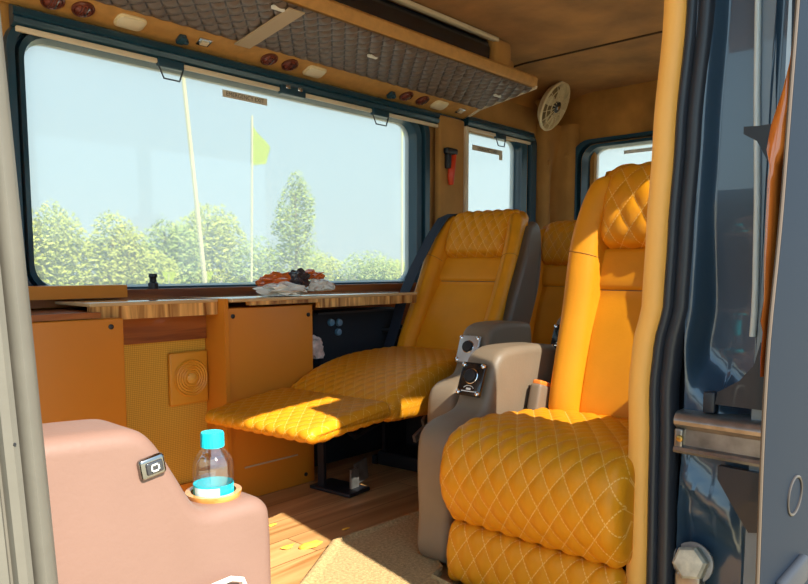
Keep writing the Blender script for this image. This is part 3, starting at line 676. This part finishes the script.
    for s in (-1, 1): bs.box(-0.27, 0.08, s * 0.205 - 0.012, s * 0.205 + 0.012, 0.0, 0.035); bs.box(-0.25, 0.02, s * 0.17 - 0.008, s * 0.17 + 0.008, 0.05, 0.33)
    bs.box(-0.10, 0.0, -0.17, 0.17, 0.06, 0.33); bs.box(-0.42, 0.02, -0.20, 0.20, 0.30, 0.345)
    obj('seat_base', bs, BLACK, t, local=True, angle=20)
    return t
ALUP = mat('brushed_plate', (0.55, 0.55, 0.56), 0.35, metal=0.7)
PLATE = mat('black_gloss_plate', (0.006, 0.006, 0.008), 0.2, coat=0.5)

cush_near = [(-0.40, 0.172), (-0.515, 0.172), (-0.555, 0.20), (-0.585, 0.265), (-0.583, 0.335), (-0.548, 0.398), (-0.46, 0.426), (-0.30, 0.420), (-0.05, 0.395), (0.01, 0.36), (0.0, 0.28), (-0.15, 0.19)]
leg_near = [(-0.49, 0.150), (-0.525, 0.166), (-0.552, 0.150), (-0.563, 0.09), (-0.558, 0.03), (-0.53, 0.012), (-0.495, 0.02), (-0.487, 0.09)]
near = make_seat('orange quilted captain seat nearest the door on the right, sunlit back', (1.945, 0.885), 0, 13, cush_near, leg_near, (0.028, 0.043, 0.0075), 1, 0.03, 0.0, 0.36, 0.78, PLATE, hq=(0.033, 0.052, 0.008), bolster_w=0.220, detail=1.2)
bk = obj('belt_buckle', MB().rbox((-0.110, 0.240, 0.405), (0.038, 0.020, 0.072), 0.010, (Vector((0.96, 0, -0.28)), Vector((0, 1, 0)), Vector((0.28, 0, 0.96)))), TAUPE, near, local=True, label='grey seat belt buckle')
obj('release_button', MB().rbox((-0.090, 0.240, 0.478), (0.031, 0.015, 0.008), 0.005, (Vector((0.96, 0, -0.28)), Vector((0, 1, 0)), Vector((0.28, 0, 0.96)))), ORBTN, bk, local=True, label='orange release button')

cush_far = [(-0.66, 0.315), (-0.730, 0.330), (-0.745, 0.372), (-0.71, 0.405), (-0.58, 0.455), (-0.40, 0.485), (-0.15, 0.488), (-0.02, 0.475), (0.01, 0.43), (0.0, 0.34), (-0.3, 0.305)]
leg_far = [(-0.745, 0.335), (-0.735, 0.368), (-0.765, 0.392), (-0.93, 0.382), (-1.085, 0.365), (-1.115, 0.350), (-1.108, 0.328), (-1.06, 0.320), (-0.93, 0.328)]
far = make_seat('orange captain seat by the window, reclined with its quilted leg rest raised', (2.36, 1.893), 6, 29, cush_far, leg_far, (0.0235, 0.032, 0.0045), -1, -0.06, 0.035, 0.42, 0.735, ALUP, hw=0.248, cw=0.160, recline_legs=True)
R29 = radians(29)
def PBF(tt, n_, y): return (tt * sin(R29) - n_ * cos(R29), y, 0.42 + tt * cos(R29) + n_ * sin(R29))
belt = []
for tt, n_, y in ((0.735, 0.02, 0.175), (0.725, 0.07, 0.178), (0.67, 0.120, 0.185), (0.55, 0.140, 0.205), (0.40, 0.145, 0.232), (0.25, 0.135, 0.258), (0.12, 0.11, 0.268), (0.0, 0.10, 0.275)):
    belt.append([PBF(tt, n_, y - 0.028), PBF(tt, n_, y + 0.028), PBF(tt, n_ - 0.003, y + 0.028), PBF(tt, n_ - 0.003, y - 0.028)])
obj('seat_belt', MB().loft(belt, cap=True), mat('navy_webbing', (0.012, 0.018, 0.035), 0.7), far, local=True, label='dark navy shoulder belt')
# footrest linkage, brackets and cables under the raised leg rest
obj('linkage', MB().box(-0.665, -0.650, 0.13, 0.16, 0.01, 0.31).rbox((-0.62, 0.09, 0.008), (0.06, 0.10, 0.007), 0.004).tube([(-0.64, 0.12, 0.29), (-0.52, 0.10, 0.18), (-0.20, 0.05, 0.28)], 0.012), BLACK, far, local=True)
for c_, a_, b_, k_ in (((-0.53, 0.06, 0.056), (0.034, 0, 0.006), (0, 0.004, 0), (-0.006, 0, 0.04)), ((-0.605, 0.03, 0.051), (0.022, 0, 0), (0, 0.004, 0), (0, 0, 0.036)),
    ((-0.52, -0.205, 0.235), (0.03, 0, 0.012), (0, 0.006, 0), (-0.004, 0, 0.012)), ((-0.48, -0.205, 0.262), (0.012, 0, -0.03), (0, 0.005, 0), (0.01, 0, 0.008)), ((-0.42, -0.21, 0.262), (0.04, 0, 0.018), (0, 0.006, 0), (-0.004, 0, 0.009))):
    obj('bracket', MB().obox(c_, a_, b_, k_), STEEL, far, local=True, angle=20, label='bare steel bracket')
cb = MB()
for k in range(4): cb.tube([(-0.52 + 0.02 * k, -0.21, 0.24), (-0.50 + 0.02 * k, -0.225, 0.20 - 0.01 * k), (-0.42, -0.225, 0.18 - 0.012 * k), (-0.34 - 0.01 * k, -0.215, 0.23), (-0.32, -0.2, 0.29)], 0.004, 6)
obj('cable', cb, mat('grey_cable', (0.25, 0.25, 0.26), 0.4), far, local=True)

cush2 = [(-0.40, 0.30), (-0.52, 0.305), (-0.56, 0.36), (-0.52, 0.43), (-0.40, 0.455), (-0.1, 0.44), (0.01, 0.40), (0.0, 0.31)]
leg2 = [(-0.49, 0.27), (-0.525, 0.29), (-0.552, 0.26), (-0.563, 0.17), (-0.558, 0.05), (-0.53, 0.03), (-0.495, 0.04), (-0.487, 0.15)]
seat2 = make_seat('orange captain seat in the second row, seen between the two front ones', (3.08, 1.75), 2, 12, cush2, leg2, (0.026, 0.040, 0.007), -1, -0.315, 0.055, 0.40, 0.655, PLATE, cw=0.150, detail=0.8)
# crumpled cream cloth on the second row armrest
obj('cloth', crumple((2.30, 1.405, 0.495), 0.045, 4.4, 3, 0.5, (1.2, 0.9, 0.5)), mat('cream_cloth', (0.62, 0.42, 0.22), 0.8), label='crumpled cream cloth on the second row armrest front', cat='cloth', flat=True)

# ------------------------------------------------------------------ rear facing front seat: the pinkish armrest
t = thing('front_seat', (0.30, 0.95, 0.0), 'rear facing front seat, only its pinkish tan armrest with cup holder shows', 'seat')
pa = [(0.08, 0.02), (0.06, 0.45), (0.09, 0.635), (0.14, 0.652), (0.22, 0.658), (0.33, 0.654), (0.368, 0.648), (0.390, 0.628), (0.413, 0.588), (0.436, 0.548), (0.455, 0.536), (0.49, 0.534), (0.523, 0.533), (0.541, 0.522), (0.548, 0.50), (0.550, 0.42), (0.550, 0.25), (0.545, 0.05), (0.53, 0.012), (0.3, 0.008)]
am = obj('armrest', pad(MB(), pa, 0.735, 0.845, 0.020, PXZ, 0.006, 0.02), PINK, t, angle=80)
sm = [(x, 0.748, z + 0.002) for x, z in ((0.10, 0.632), (0.20, 0.649), (0.33, 0.644), (0.378, 0.63), (0.405, 0.59))]
obj('piping', MB().tube(sm, 0.0022, 6), mat('pink_thread', (0.55, 0.28, 0.19), 0.6), am)
SA = (Vector((cos(0.16), 0, sin(0.16))), Vector((0, 1, 0)), Vector((-sin(0.16), 0, cos(0.16)))); sp_ = Vector((0.378, 0.734, 0.607))
sw = obj('switch', MB().rbox(sp_, (0.0160, 0.005, 0.0125), 0.0049, SA, 4), mat('smoked_chrome', (0.30, 0.29, 0.28), 0.18, metal=1), am, label='chrome framed push switch')
obj('rocker', MB().rbox(sp_ + Vector((0.001, -0.004, 0)), (0.0105, 0.003, 0.0075), 0.0028, SA, 4), mat('dark_gloss', (0.03, 0.03, 0.035), 0.2, coat=0.5), sw)
sy = MB()
for k in range(4): sy.obox(sp_ + Vector((0.001, -0.0072, 0)) + SA[0] * (0.0042, -0.0042, 0, 0)[k] + SA[2] * (0, 0, 0.0036, -0.0036)[k], SA[0] * (0.0008 if k < 2 else 0.005), Vector((0, 0.0003, 0)), SA[2] * (0.0044 if k < 2 else 0.0008))
obj('symbol', sy, WHITEP, sw, flat=True)
obj('cup_holder', MB().lathe([(0.030, -0.012), (0.036, 0.004), (0.036, 0.007), (0.029, 0.007), (0.028, -0.010), (0.004, -0.011)], (0.490, 0.787, 0.5345), n=32), wood_mat('cup_ring_wood', (0.40, 0.14, 0.02), (0.68, 0.32, 0.08), 'X', 12, 0.2, 0.7), am, label='wooden cup holder ring')
obj('grab_loop', MB().tube([(0.36, 0.730, 0.405), (0.385, 0.726, 0.425), (0.415, 0.723, 0.440), (0.445, 0.721, 0.447), (0.470, 0.721, 0.448), (0.487, 0.722, 0.441), (0.494, 0.724, 0.425), (0.495, 0.728, 0.39), (0.49, 0.732, 0.30)], 0.0034, 10), WHITEP, am, label='white plastic loop')
fcush = [(0.02, 0.28), (0.45, 0.28), (0.50, 0.33), (0.48, 0.40), (0.40, 0.42), (0.1, 0.40), (0.0, 0.36)]
obj('cushion', pad(MB(), fcush, 0.86, 1.34, 0.03, PXZ, 0.012, 0.03, None), PINK, t, angle=80)
obj('backrest', pad(MB(), [(-0.08, 0.36), (0.04, 0.38), (0.0, 0.6), (-0.12, 1.08), (-0.18, 1.10), (-0.22, 1.05), (-0.14, 0.6)], 0.86, 1.34, 0.04, PXZ, 0.015, 0.03, None), PINK, t, angle=80)
obj('seat_base', MB().rbox((0.2, 1.1, 0.14), (0.2, 0.18, 0.14), 0.02), BLACK, t)

# ------------------------------------------------------------------ water bottle in the cup holder
bx, by, bz = 0.490, 0.787, 0.5285
t = thing('water_bottle', (bx, by, bz), 'small clear water bottle with cyan cap in the pinkish armrest cup holder', 'bottle')
bp_ = [(0.020, 0.0), (0.0245, 0.003), (0.0255, 0.008), (0.0255, 0.022), (0.0245, 0.024), (0.0255, 0.028), (0.0262, 0.036), (0.0255, 0.040), (0.0262, 0.045), (0.0250, 0.052), (0.0225, 0.058), (0.0175, 0.065), (0.0140, 0.069), (0.0135, 0.073)]
obj('body', MB().lathe(bp_, (bx, by, bz), n=32, cap=False), PET, t)
obj('water', MB().lathe([(max(0.003, r - 0.001), h + 0.001) for r, h in bp_[:12]] + [(0.002, 0.066)], (bx, by, bz), n=28), WATER, t)
lb = obj('label', MB().lathe([(0.0258, 0.007), (0.0258, 0.0235)], (bx, by, bz), n=32, cap=False), [CYAN], t, label='cyan and white label band')
obj('print', MB().lathe([(0.0260, 0.010), (0.0260, 0.021)], (bx, by, bz), n=9, cap=False).lathe([(0.001, 0.0205), (0.001, 0.021)], (bx, by, bz + 0.0), n=4), WHITEP, lb) if False else None
# white print patch on the camera-left half of the band
pv = MB(); vs = []
for h in (0.0085, 0.022):
    for i in range(13):
        a = radians(175 + 80 * i / 12); vs.append((bx + 0.0261 * cos(a), by + 0.0261 * sin(a), bz + h))
pv.add(vs, [(i, i + 1, 14 + i, 13 + i) for i in range(12)]); obj('print', pv, mat('pale_print', (0.55, 0.80, 0.85), 0.5), lb)
cp = MB(); vs = []
prf = [(0.0128, 0.071), (0.0150, 0.0715), (0.0150, 0.088), (0.0140, 0.0905), (0.003, 0.091)]
for r, h in prf:
    for k in range(48): vs.append((bx + (r - (0.0006 if k % 2 and r > 0.014 else 0)) * cos(2 * pi * k / 48), by + (r - (0.0006 if k % 2 and r > 0.014 else 0)) * sin(2 * pi * k / 48), bz + h))
cp.add(vs, [(i * 48 + k, i * 48 + (k + 1) % 48, (i + 1) * 48 + (k + 1) % 48, (i + 1) * 48 + k) for i in range(len(prf) - 1) for k in range(48)] + [tuple(range(4 * 48, 5 * 48)), tuple(range(48))])
obj('cap', cp, CYAN, t, label='cyan screw cap')

# ------------------------------------------------------------------ carpet mat on the floor
poly = [(1.02, 1.33), (1.13, 1.395), (1.30, 1.50), (1.345, 1.53), (1.42, 1.528), (2.05, 1.49), (2.05, 1.28), (1.5, 1.285), (1.42, 1.16), (1.36, 1.15), (1.30, 0.70), (1.02, 0.70)]
mm = MB(); n_ = len(poly); cxm = (1.45, 1.2)
def ins(k, z): return [(x + (1.45 - x) * k, y + (1.15 - y) * k, z) for x, y in poly]
mm.loft([ins(0, 0.001), ins(0, 0.016), ins(0.015, 0.024), ins(0.05, 0.026), ins(0.07, 0.018), ins(0.12, 0.017)], cap=True)
t = obj('carpet_mat', mm, CARPET, label='beige brown carpet mat on the wood floor before the near seat', cat='carpet', angle=60)
# dry leaf scraps on the sunny floor
for i, (x, y, r) in enumerate(((1.33, 1.80, 0.012), (1.31, 1.58, 0.026), (1.25, 1.62, 0.016), (1.43, 1.49, 0.014), (1.47, 1.60, 0.010))):
    m = crumple((x, y, 0.004), r, i * 1.7, 2, 0.5, (1.5, 0.7, 0.22))
    obj('dry_leaf', m, mat('dry_leaf_%d' % i, (0.72, 0.42, 0.05), 0.7), label='yellow dry leaf scrap on the floor, ' + ('beside the pinkish armrest', 'largest one on the shadow line', 'left of the largest scrap', 'near the corner of the carpet mat', 'smallest, in the shade')[i], cat='leaf', group='dry leaf scraps on the floor', flat=True)

# ------------------------------------------------------------------ left door pillar
pp = [(-0.30, 0.62), (-0.30, 0.49), (0.147, 0.492), (0.149, 0.496), (0.1505, 0.496), (0.152, 0.490), (0.157, 0.488), (0.1615, 0.491), (0.1625, 0.502), (0.1640, 0.502), (0.1650, 0.493), (0.169, 0.490), (0.175, 0.493), (0.181, 0.503), (0.182, 0.52), (0.178, 0.54), (0.165, 0.55), (0.10, 0.62)]
struct('trim_9', MB().loft([[(x + 0.047 * (0.72 - z), y, z) for x, y in pp] for z in (-0.30, 0.4, 0.8, 1.2, ZC)], cap=True), ALU, 'weathered grey door pillar seal at the left edge', keep=True, angle=50)
obj('pillar_screw', MB().lathe([(0.0013, 0), (0.001, 0.0006)], (0.158, 0.4885, 0.716), (0, -1, 0), 10), BLACK, label='tiny dark screw hole in the grey left door pillar', cat='screw')

# ------------------------------------------------------------------ right door jamb: trim, seals, painted body, rail, striker
def path_off(z):                                         # sideways run of the seal and trim down the jamb
    pts = [(-0.3, 0.016), (0.13, 0.016), (0.45, 0.020), (0.58, 0.024), (0.66, 0.018), (0.76, 0.0), (0.9, -0.004), (1.1, -0.012), (1.35, -0.026), (1.8, -0.045)]
    for (a, b), (c, d) in zip(pts, pts[1:]):
        if a <= z <= c:
            u = (z - a) / (c - a); u = u * u * (3 - 2 * u); return b + (d - b) * u
    return pts[-1][1]
ZJ = [-0.28 + 2.06 * i / 70 for i in range(71)]
def strip(sec, dx=0.0, mi=0, mb=None):
    mb = mb or MB(); return mb.loft([[(x + dx, y + path_off(z), z) for x, y in sec] for z in ZJ], mi, cap=True)
struct('trim_10', strip([(1.458, 0.640), (1.442, 0.634), (1.438, 0.616), (1.442, 0.598), (1.456, 0.590), (1.60, 0.590), (1.60, 0.640)]), TRIMO, 'smooth orange trim up the right door jamb', keep=True, angle=60)
struct('trim_11', strip([(1.475, 0.594), (1.452, 0.592), (1.442, 0.584), (1.444, 0.574), (1.454, 0.570), (1.446, 0.564), (1.440, 0.553), (1.445, 0.541), (1.462, 0.536), (1.475, 0.536)]), RUBBER, 'double black rubber door seal beside the orange trim', keep=True, angle=70)
# painted jamb panel
bm_ = MB(); NY, NZ = 46, 110; vs = []
def sstep(a, b, x):
    t_ = max(0, min(1, (x - a) / (b - a))); return t_ * t_ * (3 - 2 * t_)
for j in range(NZ + 1):
    z = -0.28 + 2.12 * j / NZ
    for i in range(NY + 1):
        y = 0.545 - 0.165 * i / NY
        g = y - path_off(z) * (0.6 if y > 0.48 else 0.2)
        rec = 0.078 * sstep(0.532, 0.510, g) * sstep(0.402, 0.420, g)          # deep channel
        rec *= 0.45 + 0.55 * sstep(0.98, 0.72, z) if z > 0.6 else 1.0
        sh = sstep(0.55, 0.64, z + (0.49 - g) * 0.9)                            # slanting shelf above the rail
        low = sstep(0.42, 0.33, z + (0.53 - g) * 0.55)
        rec = rec * max(sh, 0.0) + 0.050 * low * sstep(0.535, 0.52, g) * sstep(0.400, 0.425, g) + 0.012 * (1 - sh) * (1 - low)
        ridge = 0.010 * math.exp(-((g - 0.405) / 0.006) ** 2) * (0.4 + 0.6 * sh)
        swage = (0.035 * math.exp(-((z - 0.395 + (0.53 - g) * 0.8) / 0.030) ** 2) + 0.022 * math.exp(-((z - 0.325 + (0.53 - g) * 0.5) / 0.022) ** 2)) * sstep(0.405, 0.44, g) * sstep(0.540, 0.515, g)
        vs.append((1.452 + rec - ridge - swage, y, z))
bm_.add(vs, [(j * (NY + 1) + i, j * (NY + 1) + i + 1, (j + 1) * (NY + 1) + i + 1, (j + 1) * (NY + 1) + i) for j in range(NZ) for i in range(NY)])
struct('trim_12', bm_, PAINT, 'dark blue grey painted metal of the door jamb', keep=True, recalc=False, angle=70)
struct('trim_13', MB().box(1.545, 1.565, 0.37, 0.60, -0.30, 1.84), RUBBER, 'inner body of the door jamb', keep=True)
FL = [(-0.3, 0.413), (0.69, 0.411), (0.77, 0.409), (0.96, 0.414), (1.15, 0.423), (1.30, 0.428), (1.84, 0.440)]
def fl(z):
    for a, b in zip(FL, FL[1:]):
        if a[0] <= z <= b[0]: return a[1] + (b[1] - a[1]) * (z - a[0]) / (b[0] - a[0])
struct('trim_14', MB().tube([(1.440, fl(z), z) for z in [0.70 + 0.05 * i for i in range(23)]], 0.0062, 10), mat('flange_highlight', (0.50, 0.55, 0.56), 0.3, coat=0.4), 'pale raised flange down the outer edge of the jamb', keep=True)  # highlight along the ridge put into the flange's pale colour
struct('trim_15', MB().loft([[(1.446, fl(z) - 0.030, z), (1.445, fl(z) - 0.004, z), (1.56, fl(z) - 0.004, z), (1.56, fl(z) - 0.030, z)] for z in [0.0, 0.7, 0.8, 1.0, 1.2, 1.4, 1.83]], cap=True), mat('grey_blue_metal', (0.15, 0.185, 0.225), 0.35, coat=0.4), 'grey outer return of the jamb', keep=True)
# rail
t = thing('door_rail', (1.47, 0.47, 0.44), 'worn steel door rail across the painted jamb', 'rail')
rl = MB(); rp = [(1.428, 0.506), (1.420, 0.512), (1.418, 0.520), (1.421, 0.528), (1.428, 0.534), (1.437, 0.537), (1.50, 0.537), (1.50, 0.452), (1.424, 0.452), (1.420, 0.458), (1.424, 0.464), (1.436, 0.467), (1.437, 0.500), (1.434, 0.503)]
rl.prism([(x, z) for x, z in rp], 'y', 0.375, 0.548); obj('channel', rl, STEEL, t, angle=30)
obj('end_plate', MB().rbox((1.438, 0.540, 0.478), (0.012, 0.009, 0.024), 0.004), STEEL, t)
obj('screw', MB().lathe([(0.0075, 0), (0.0065, 0.003), (0.003, 0.004)], (1.426, 0.537, 0.482), (-1, 0, 0), 14), mat('brass', (0.45, 0.28, 0.08), 0.3, metal=1), t)
obj('stop_block', MB().rbox((1.455, 0.488, 0.560), (0.012, 0.012, 0.022), 0.004), RUBBER, t)
# lower cover plate between rail and door
cpn = MB().prism([(0.380, 0.560), (0.474, 0.560), (0.470, 0.585), (0.430, 0.612), (0.405, 0.645), (0.395, 0.69), (0.380, 0.69)], 'x', 1.436, 1.452)
obj('jamb_cover', cpn, COVERM, label='dark plate with curved edge above the steel rail', cat='panel')
cpn = MB().prism([(0.378, 0.32), (0.400, 0.315), (0.440, 0.375), (0.462, 0.41), (0.462, 0.437), (0.378, 0.437)], 'x', 1.434, 1.450)
obj('jamb_cover', cpn, COVERM, label='dark plate below the steel rail, slanted lower edge', cat='panel')
# striker bolt
t = thing('door_striker', (1.45, 0.52, 0.18), 'large chalky hexagonal bolt low on the door jamb', 'bolt')
obj('bolt_head', MB().lathe([(0.036, 0.0), (0.036, 0.022), (0.030, 0.028), (0.012, 0.029)], (1.462, 0.513, 0.213), (-1, 0, 0.25), 6), mat('chalky_steel', (0.55, 0.50, 0.40), 0.55, metal=0.3, var=0.3, vscale=40), t, angle=20)
obj('washer', MB().lathe([(0.042, -0.004), (0.042, 0.003), (0.02, 0.004)], (1.462, 0.513, 0.213), (-1, 0, 0.25), 24), STEEL, t)
obj('shank', MB().rbox((1.455, 0.515, 0.165), (0.016, 0.028, 0.030), 0.008), STEEL, t)

# ------------------------------------------------------------------ sliding door, slid open outside the body
t = thing('sliding_door', (1.8, 0.33, -0.28), 'open sliding door in grey blue paint at the right edge', 'door')
LEAD = [(-0.30, 1.205), (0.32, 1.188), (0.56, 1.176), (0.72, 1.180), (0.89, 1.214), (1.15, 1.238), (1.24, 1.247), (1.82, 1.285)]
def lerp_tab(tab, z):
    for a, b in zip(tab, tab[1:]):
        if a[0] <= z <= b[0]:
            u = (z - a[0]) / (b[0] - a[0]); return a[1] + (b[1] - a[1]) * u
    return tab[-1][1] if z > tab[-1][0] else tab[0][1]
def lead(z): return sum(lerp_tab(LEAD, z + d) for d in (-0.06, -0.03, 0, 0.03, 0.06)) / 5
PD = lambda a, b, d: ((lead(b) if a < 1.2 else a), 0.310 + d, b)
dm = MB(); wall_grid(dm, 1.19, 2.46, -0.28, 1.80, [(1.50, 2.36, 1.00, 1.66)] + [(2.46, 2.46, z_, z_) for z_ in [-0.2 + 0.05 * k for k in range(40)]], PD, 0.0, 0.007)
obj('skin', dm, DOORP, t, flat=True)
obj('edge_seal', MB().tube([(lead(-0.28 + 2.08 * i / 50) - 0.001, 0.3135, -0.28 + 2.08 * i / 50) for i in range(51)], 0.0032, 8), mat('tan_edge_seal', (0.10, 0.07, 0.05), 0.5), t)
WT = [(0.660, 0.327, 0.321), (0.69, 0.329, 0.322), (0.73, 0.328, 0.322), (0.747, 0.333, 0.324), (0.78, 0.331, 0.323), (0.844, 0.337, 0.326), (0.97, 0.342, 0.330), (0.994, 0.341, 0.330), (1.02, 0.347, 0.318), (1.058, 0.343, 0.3175), (1.11, 0.330, 0.3175), (1.165, 0.321, 0.3175), (1.21, 0.319, 0.3175)]
wv = []
for z, a, b in WT:
    x = lead(z) + 0.008; c_ = (a + b) / 2
    wv.append([(x + 0.002, b, z), (x - 0.002, c_, z), (x + 0.001, a - 0.002, z), (x + 0.010, a, z), (x + 0.05, a, z), (x + 0.05, b, z)])
obj('wood_trim', MB().loft(wv, cap=True), WOODR, t, label='glossy red brown wood grain trim', angle=70)
obj('inner_handle', MB().loft([[(1.245, 0.384, 1.062), (1.26, 0.384, 1.062), (1.26, 0.384, 1.050), (1.245, 0.384, 1.050)], [(1.242, 0.362, 1.060), (1.27, 0.362, 1.060), (1.27, 0.362, 1.036), (1.242, 0.362, 1.036)], [(1.240, 0.340, 1.060), (1.29, 0.340, 1.060), (1.29, 0.340, 0.995), (1.240, 0.340, 0.995)]], cap=True), BLACK, t)
obj('inner_panel', MB().box(1.30, 2.44, 0.318, 0.345, -0.25, 0.96), RUBBER, t)
obj('window_pane', MB().box(1.49, 2.38, 0.3125, 0.3155, 0.98, 1.68), GLASSN, t)
obj('reflected_ring', MB().tube([(1.375 + 0.045 * cos(2 * pi * k / 28), 0.309, 0.425 + 0.034 * sin(2 * pi * k / 28)) for k in range(28)], 0.0025, 6, closed=True), mat('brown_ring', (0.045, 0.035, 0.03), 0.5), t)  # oval reflection in the door skin, modelled as a thin brown ring
obj('outer_handle', MB().rbox((1.36, 0.303, 0.272), (0.085, 0.009, 0.026), 0.008), mat('grey_handle', (0.03, 0.033, 0.042), 0.6, spec=0.2), t)

# ------------------------------------------------------------------ outside: poles, pennants, trees
def pole(base, top, r, label):
    obj('bamboo_pole', MB().tube([base, (Vector(base) + Vector(top)) / 2, top], [r, r * 0.85, r * 0.7], 8), POLEM, label=label, cat='pole', group='thin poles outside the window')
pole((3.82, 6.0, -0.62), (3.50, 6.0, 2.95), 0.026, 'leaning pale pole outside the window, leftmost of three')
pole((4.20, 6.0, -0.62), (4.29, 6.0, 2.36), 0.014, 'thin upright pole carrying the larger yellow pennant')
pole((6.51, 6.0, -0.62), (6.51, 6.0, 2.62), 0.016, 'thin pole at the right end of the large window')
def pennant(pts, label, wave=0.03, y=6.0):
    m = MB(); nx_ = 8; f_, b_ = [], []
    (xa, za), (xb, zb), (xc, zc), (xd, zd) = pts                 # hoist top, fly top, fly bottom, hoist bottom
    for i in range(nx_ + 1):
        u = i / nx_
        for j in range(5):
            v = j / 4
            x = (xa + (xb - xa) * u) * (1 - v) + (xd + (xc - xd) * u) * v; z = (za + (zb - za) * u) * (1 - v) + (zd + (zc - zd) * u) * v
            f_.append((x, y + wave * sin(u * 5) + 0.02, z)); b_.append((x, y + wave * sin(u * 5) + 0.024, z))
    g = lambda o: [(o + i * 5 + j, o + (i + 1) * 5 + j, o + (i + 1) * 5 + j + 1, o + i * 5 + j + 1) for i in range(nx_) for j in range(4)]
    m.add(f_ + b_, g(0) + g(45)); obj('pennant', m, YELLOW, label=label, cat='flag', group='yellow pennants outside', recalc=False)
pennant([(4.29, 2.32), (4.50, 2.07), (4.44, 1.90), (4.275, 1.87)], 'larger bright yellow pennant on the middle pole')
pennant([(6.50, 2.60), (6.72, 2.58), (6.76, 2.46), (6.52, 2.50)], 'small yellow pennant at the top right corner of the large window')
for i, (x, l) in enumerate(((3.335, 'small yellow pennant low above the sill, left of the leaning pole'), (3.735, 'small yellow pennant low above the sill, on the leaning pole'))):
    pennant([(x - 0.07, 0.80), (x + 0.07, 0.80), (x + 0.04, 0.72), (x - 0.03, 0.71)], l, 0.01)
    pole((x, 6.02, -0.62), (x, 6.02, 0.78), 0.006, 'short stake below the low yellow pennant, ' + ('left one' if i == 0 else 'right one'))

def tree(name, x, y, blobs, leafm, label, cat, nleaf, ls, trunk=None, seed=0):
    rnd = random.Random(seed); t = thing(name, (x, y, -0.62), label, cat, 'trees and shrubs outside the window')
    vs, fs = [], []
    tot = sum(b[3] * b[4] for b in blobs)
    for bx_, by_, bz_, rx, rz in blobs:
        for k in range(int(nleaf * rx * rz / tot)):
            d = Vector((rnd.gauss(0, 1), rnd.gauss(0, 1), rnd.gauss(0, 1))).normalized(); q = rnd.random() ** 0.35 * (1 + 0.16 * noise.noise(d * 3 + Vector((seed, bx_, bz_))))
            c = Vector((x + bx_ + d.x * rx * q, y + by_ + d.y * rx * q, bz_ + d.z * rz * q))
            if c.z < -0.6: continue
            a = Vector((rnd.gauss(0, 1), rnd.gauss(0, 1), rnd.gauss(0, 1))).normalized(); b = a.orthogonal().normalized(); s_ = ls * rnd.uniform(0.6, 1.3)
            i0 = len(vs); vs += [c + a * s_, c + b * s_ * 0.6, c - a * s_, c - b * s_ * 0.6]; fs.append((i0, i0 + 1, i0 + 2, i0 + 3))
    obj('foliage', MB().add(vs, fs), leafm, t, flat=True, recalc=False)
    h = trunk or 1.0
    obj('trunk', MB().tube([(x, y, -0.62), (x + 0.05, y, h * 0.4), (x - 0.03, y, h)], [0.13, 0.09, 0.04], 8), BARK, t)
Y0t = 25.0
tree('broad_tree', 9.6, Y0t, [(0, 0, 1.6, 0.9, 1.5), (-0.5, 0, 1.2, 0.8, 1.2), (0.5, 0, 1.4, 0.8, 1.3), (0, 0, 0.2, 1.2, 0.8)], LEAF1, 'yellow green bushy tree at the left end of the large window', 'tree', 5200, 0.085, 2.2, 1)
tree('broad_tree', 11.7, Y0t, [(0, 0, 1.5, 0.8, 1.45), (0.6, 0, 1.3, 0.7, 1.2), (-0.4, 0, 0.8, 0.9, 1.2), (0.3, 0, 0.2, 1.2, 0.8)], LEAF1, 'yellow green bushy tree second from the left, with flat top', 'tree', 5200, 0.085, 2.2, 2)
tree('broad_tree', 14.3, Y0t + 1, [(0, 0, 1.5, 0.9, 1.35), (0.8, 0, 1.6, 0.8, 1.1), (-0.8, 0, 0.9, 0.8, 1.0), (0.2, 0, 0.2, 1.5, 0.9)], LEAF2, 'mid green tree behind the leaning pole', 'tree', 5200, 0.09, 2.3, 3)
tree('broad_tree', 16.9, Y0t + 2, [(0, 0, 2.0, 1.1, 1.7), (0.9, 0, 1.9, 0.9, 1.4), (-0.9, 0, 1.7, 0.9, 1.4), (0, 0, 0.4, 1.8, 1.0)], LEAF1, 'round yellow green tree behind the middle pole', 'tree', 6500, 0.095, 2.8, 4)
tree('tall_tree', 20.1, Y0t, [(0, 0, 2.9, 0.9, 2.0), (0.1, 0, 4.4, 0.45, 0.85), (0.55, 0, 3.4, 0.5, 1.4), (-0.5, 0, 2.6, 0.7, 1.3), (0.2, 0, 1.0, 1.1, 1.4)], LEAF2, 'tall slender tree rising above the others', 'tree', 4200, 0.085, 4.3, 5)
for i, (x, top, wd, lab) in enumerate(((12.9, 1.7, 1.1, 'low shrub left of the leaning pole'), (18.6, 2.3, 1.2, 'pale shrub left of the tall tree'), (22.4, 1.75, 1.3, 'low shrub just right of the tall tree'), (24.6, 1.75, 1.4, 'low rounded shrub right of the snack bag'), (26.8, 1.45, 1.3, 'low shrub at the right corner of the large window'), (29.5, 1.4, 1.5, 'low shrub mostly behind the window frame at right'), (8.0, 2.2, 1.0, 'shrub at the far left behind the door pillar'), (38, 1.8, 2.5, 'wide shrub low in the second window'), (44, 1.8, 2.5, 'wide shrub behind the second window frame'))):
    tree('wild_shrub', x, Y0t + (i % 3) * 0.7, [(0, 0, top * 0.45, wd, top * 0.55), (wd * 0.5, 0, top * 0.3, wd * 0.8, top * 0.5), (-wd * 0.5, 0, top * 0.3, wd * 0.8, top * 0.5), (0, 0, 0.1, wd * 1.2, 0.6)], LEAF1 if i % 2 == 0 else LEAF2, lab, 'shrub', 3200, 0.085, 0.8, 20 + i)
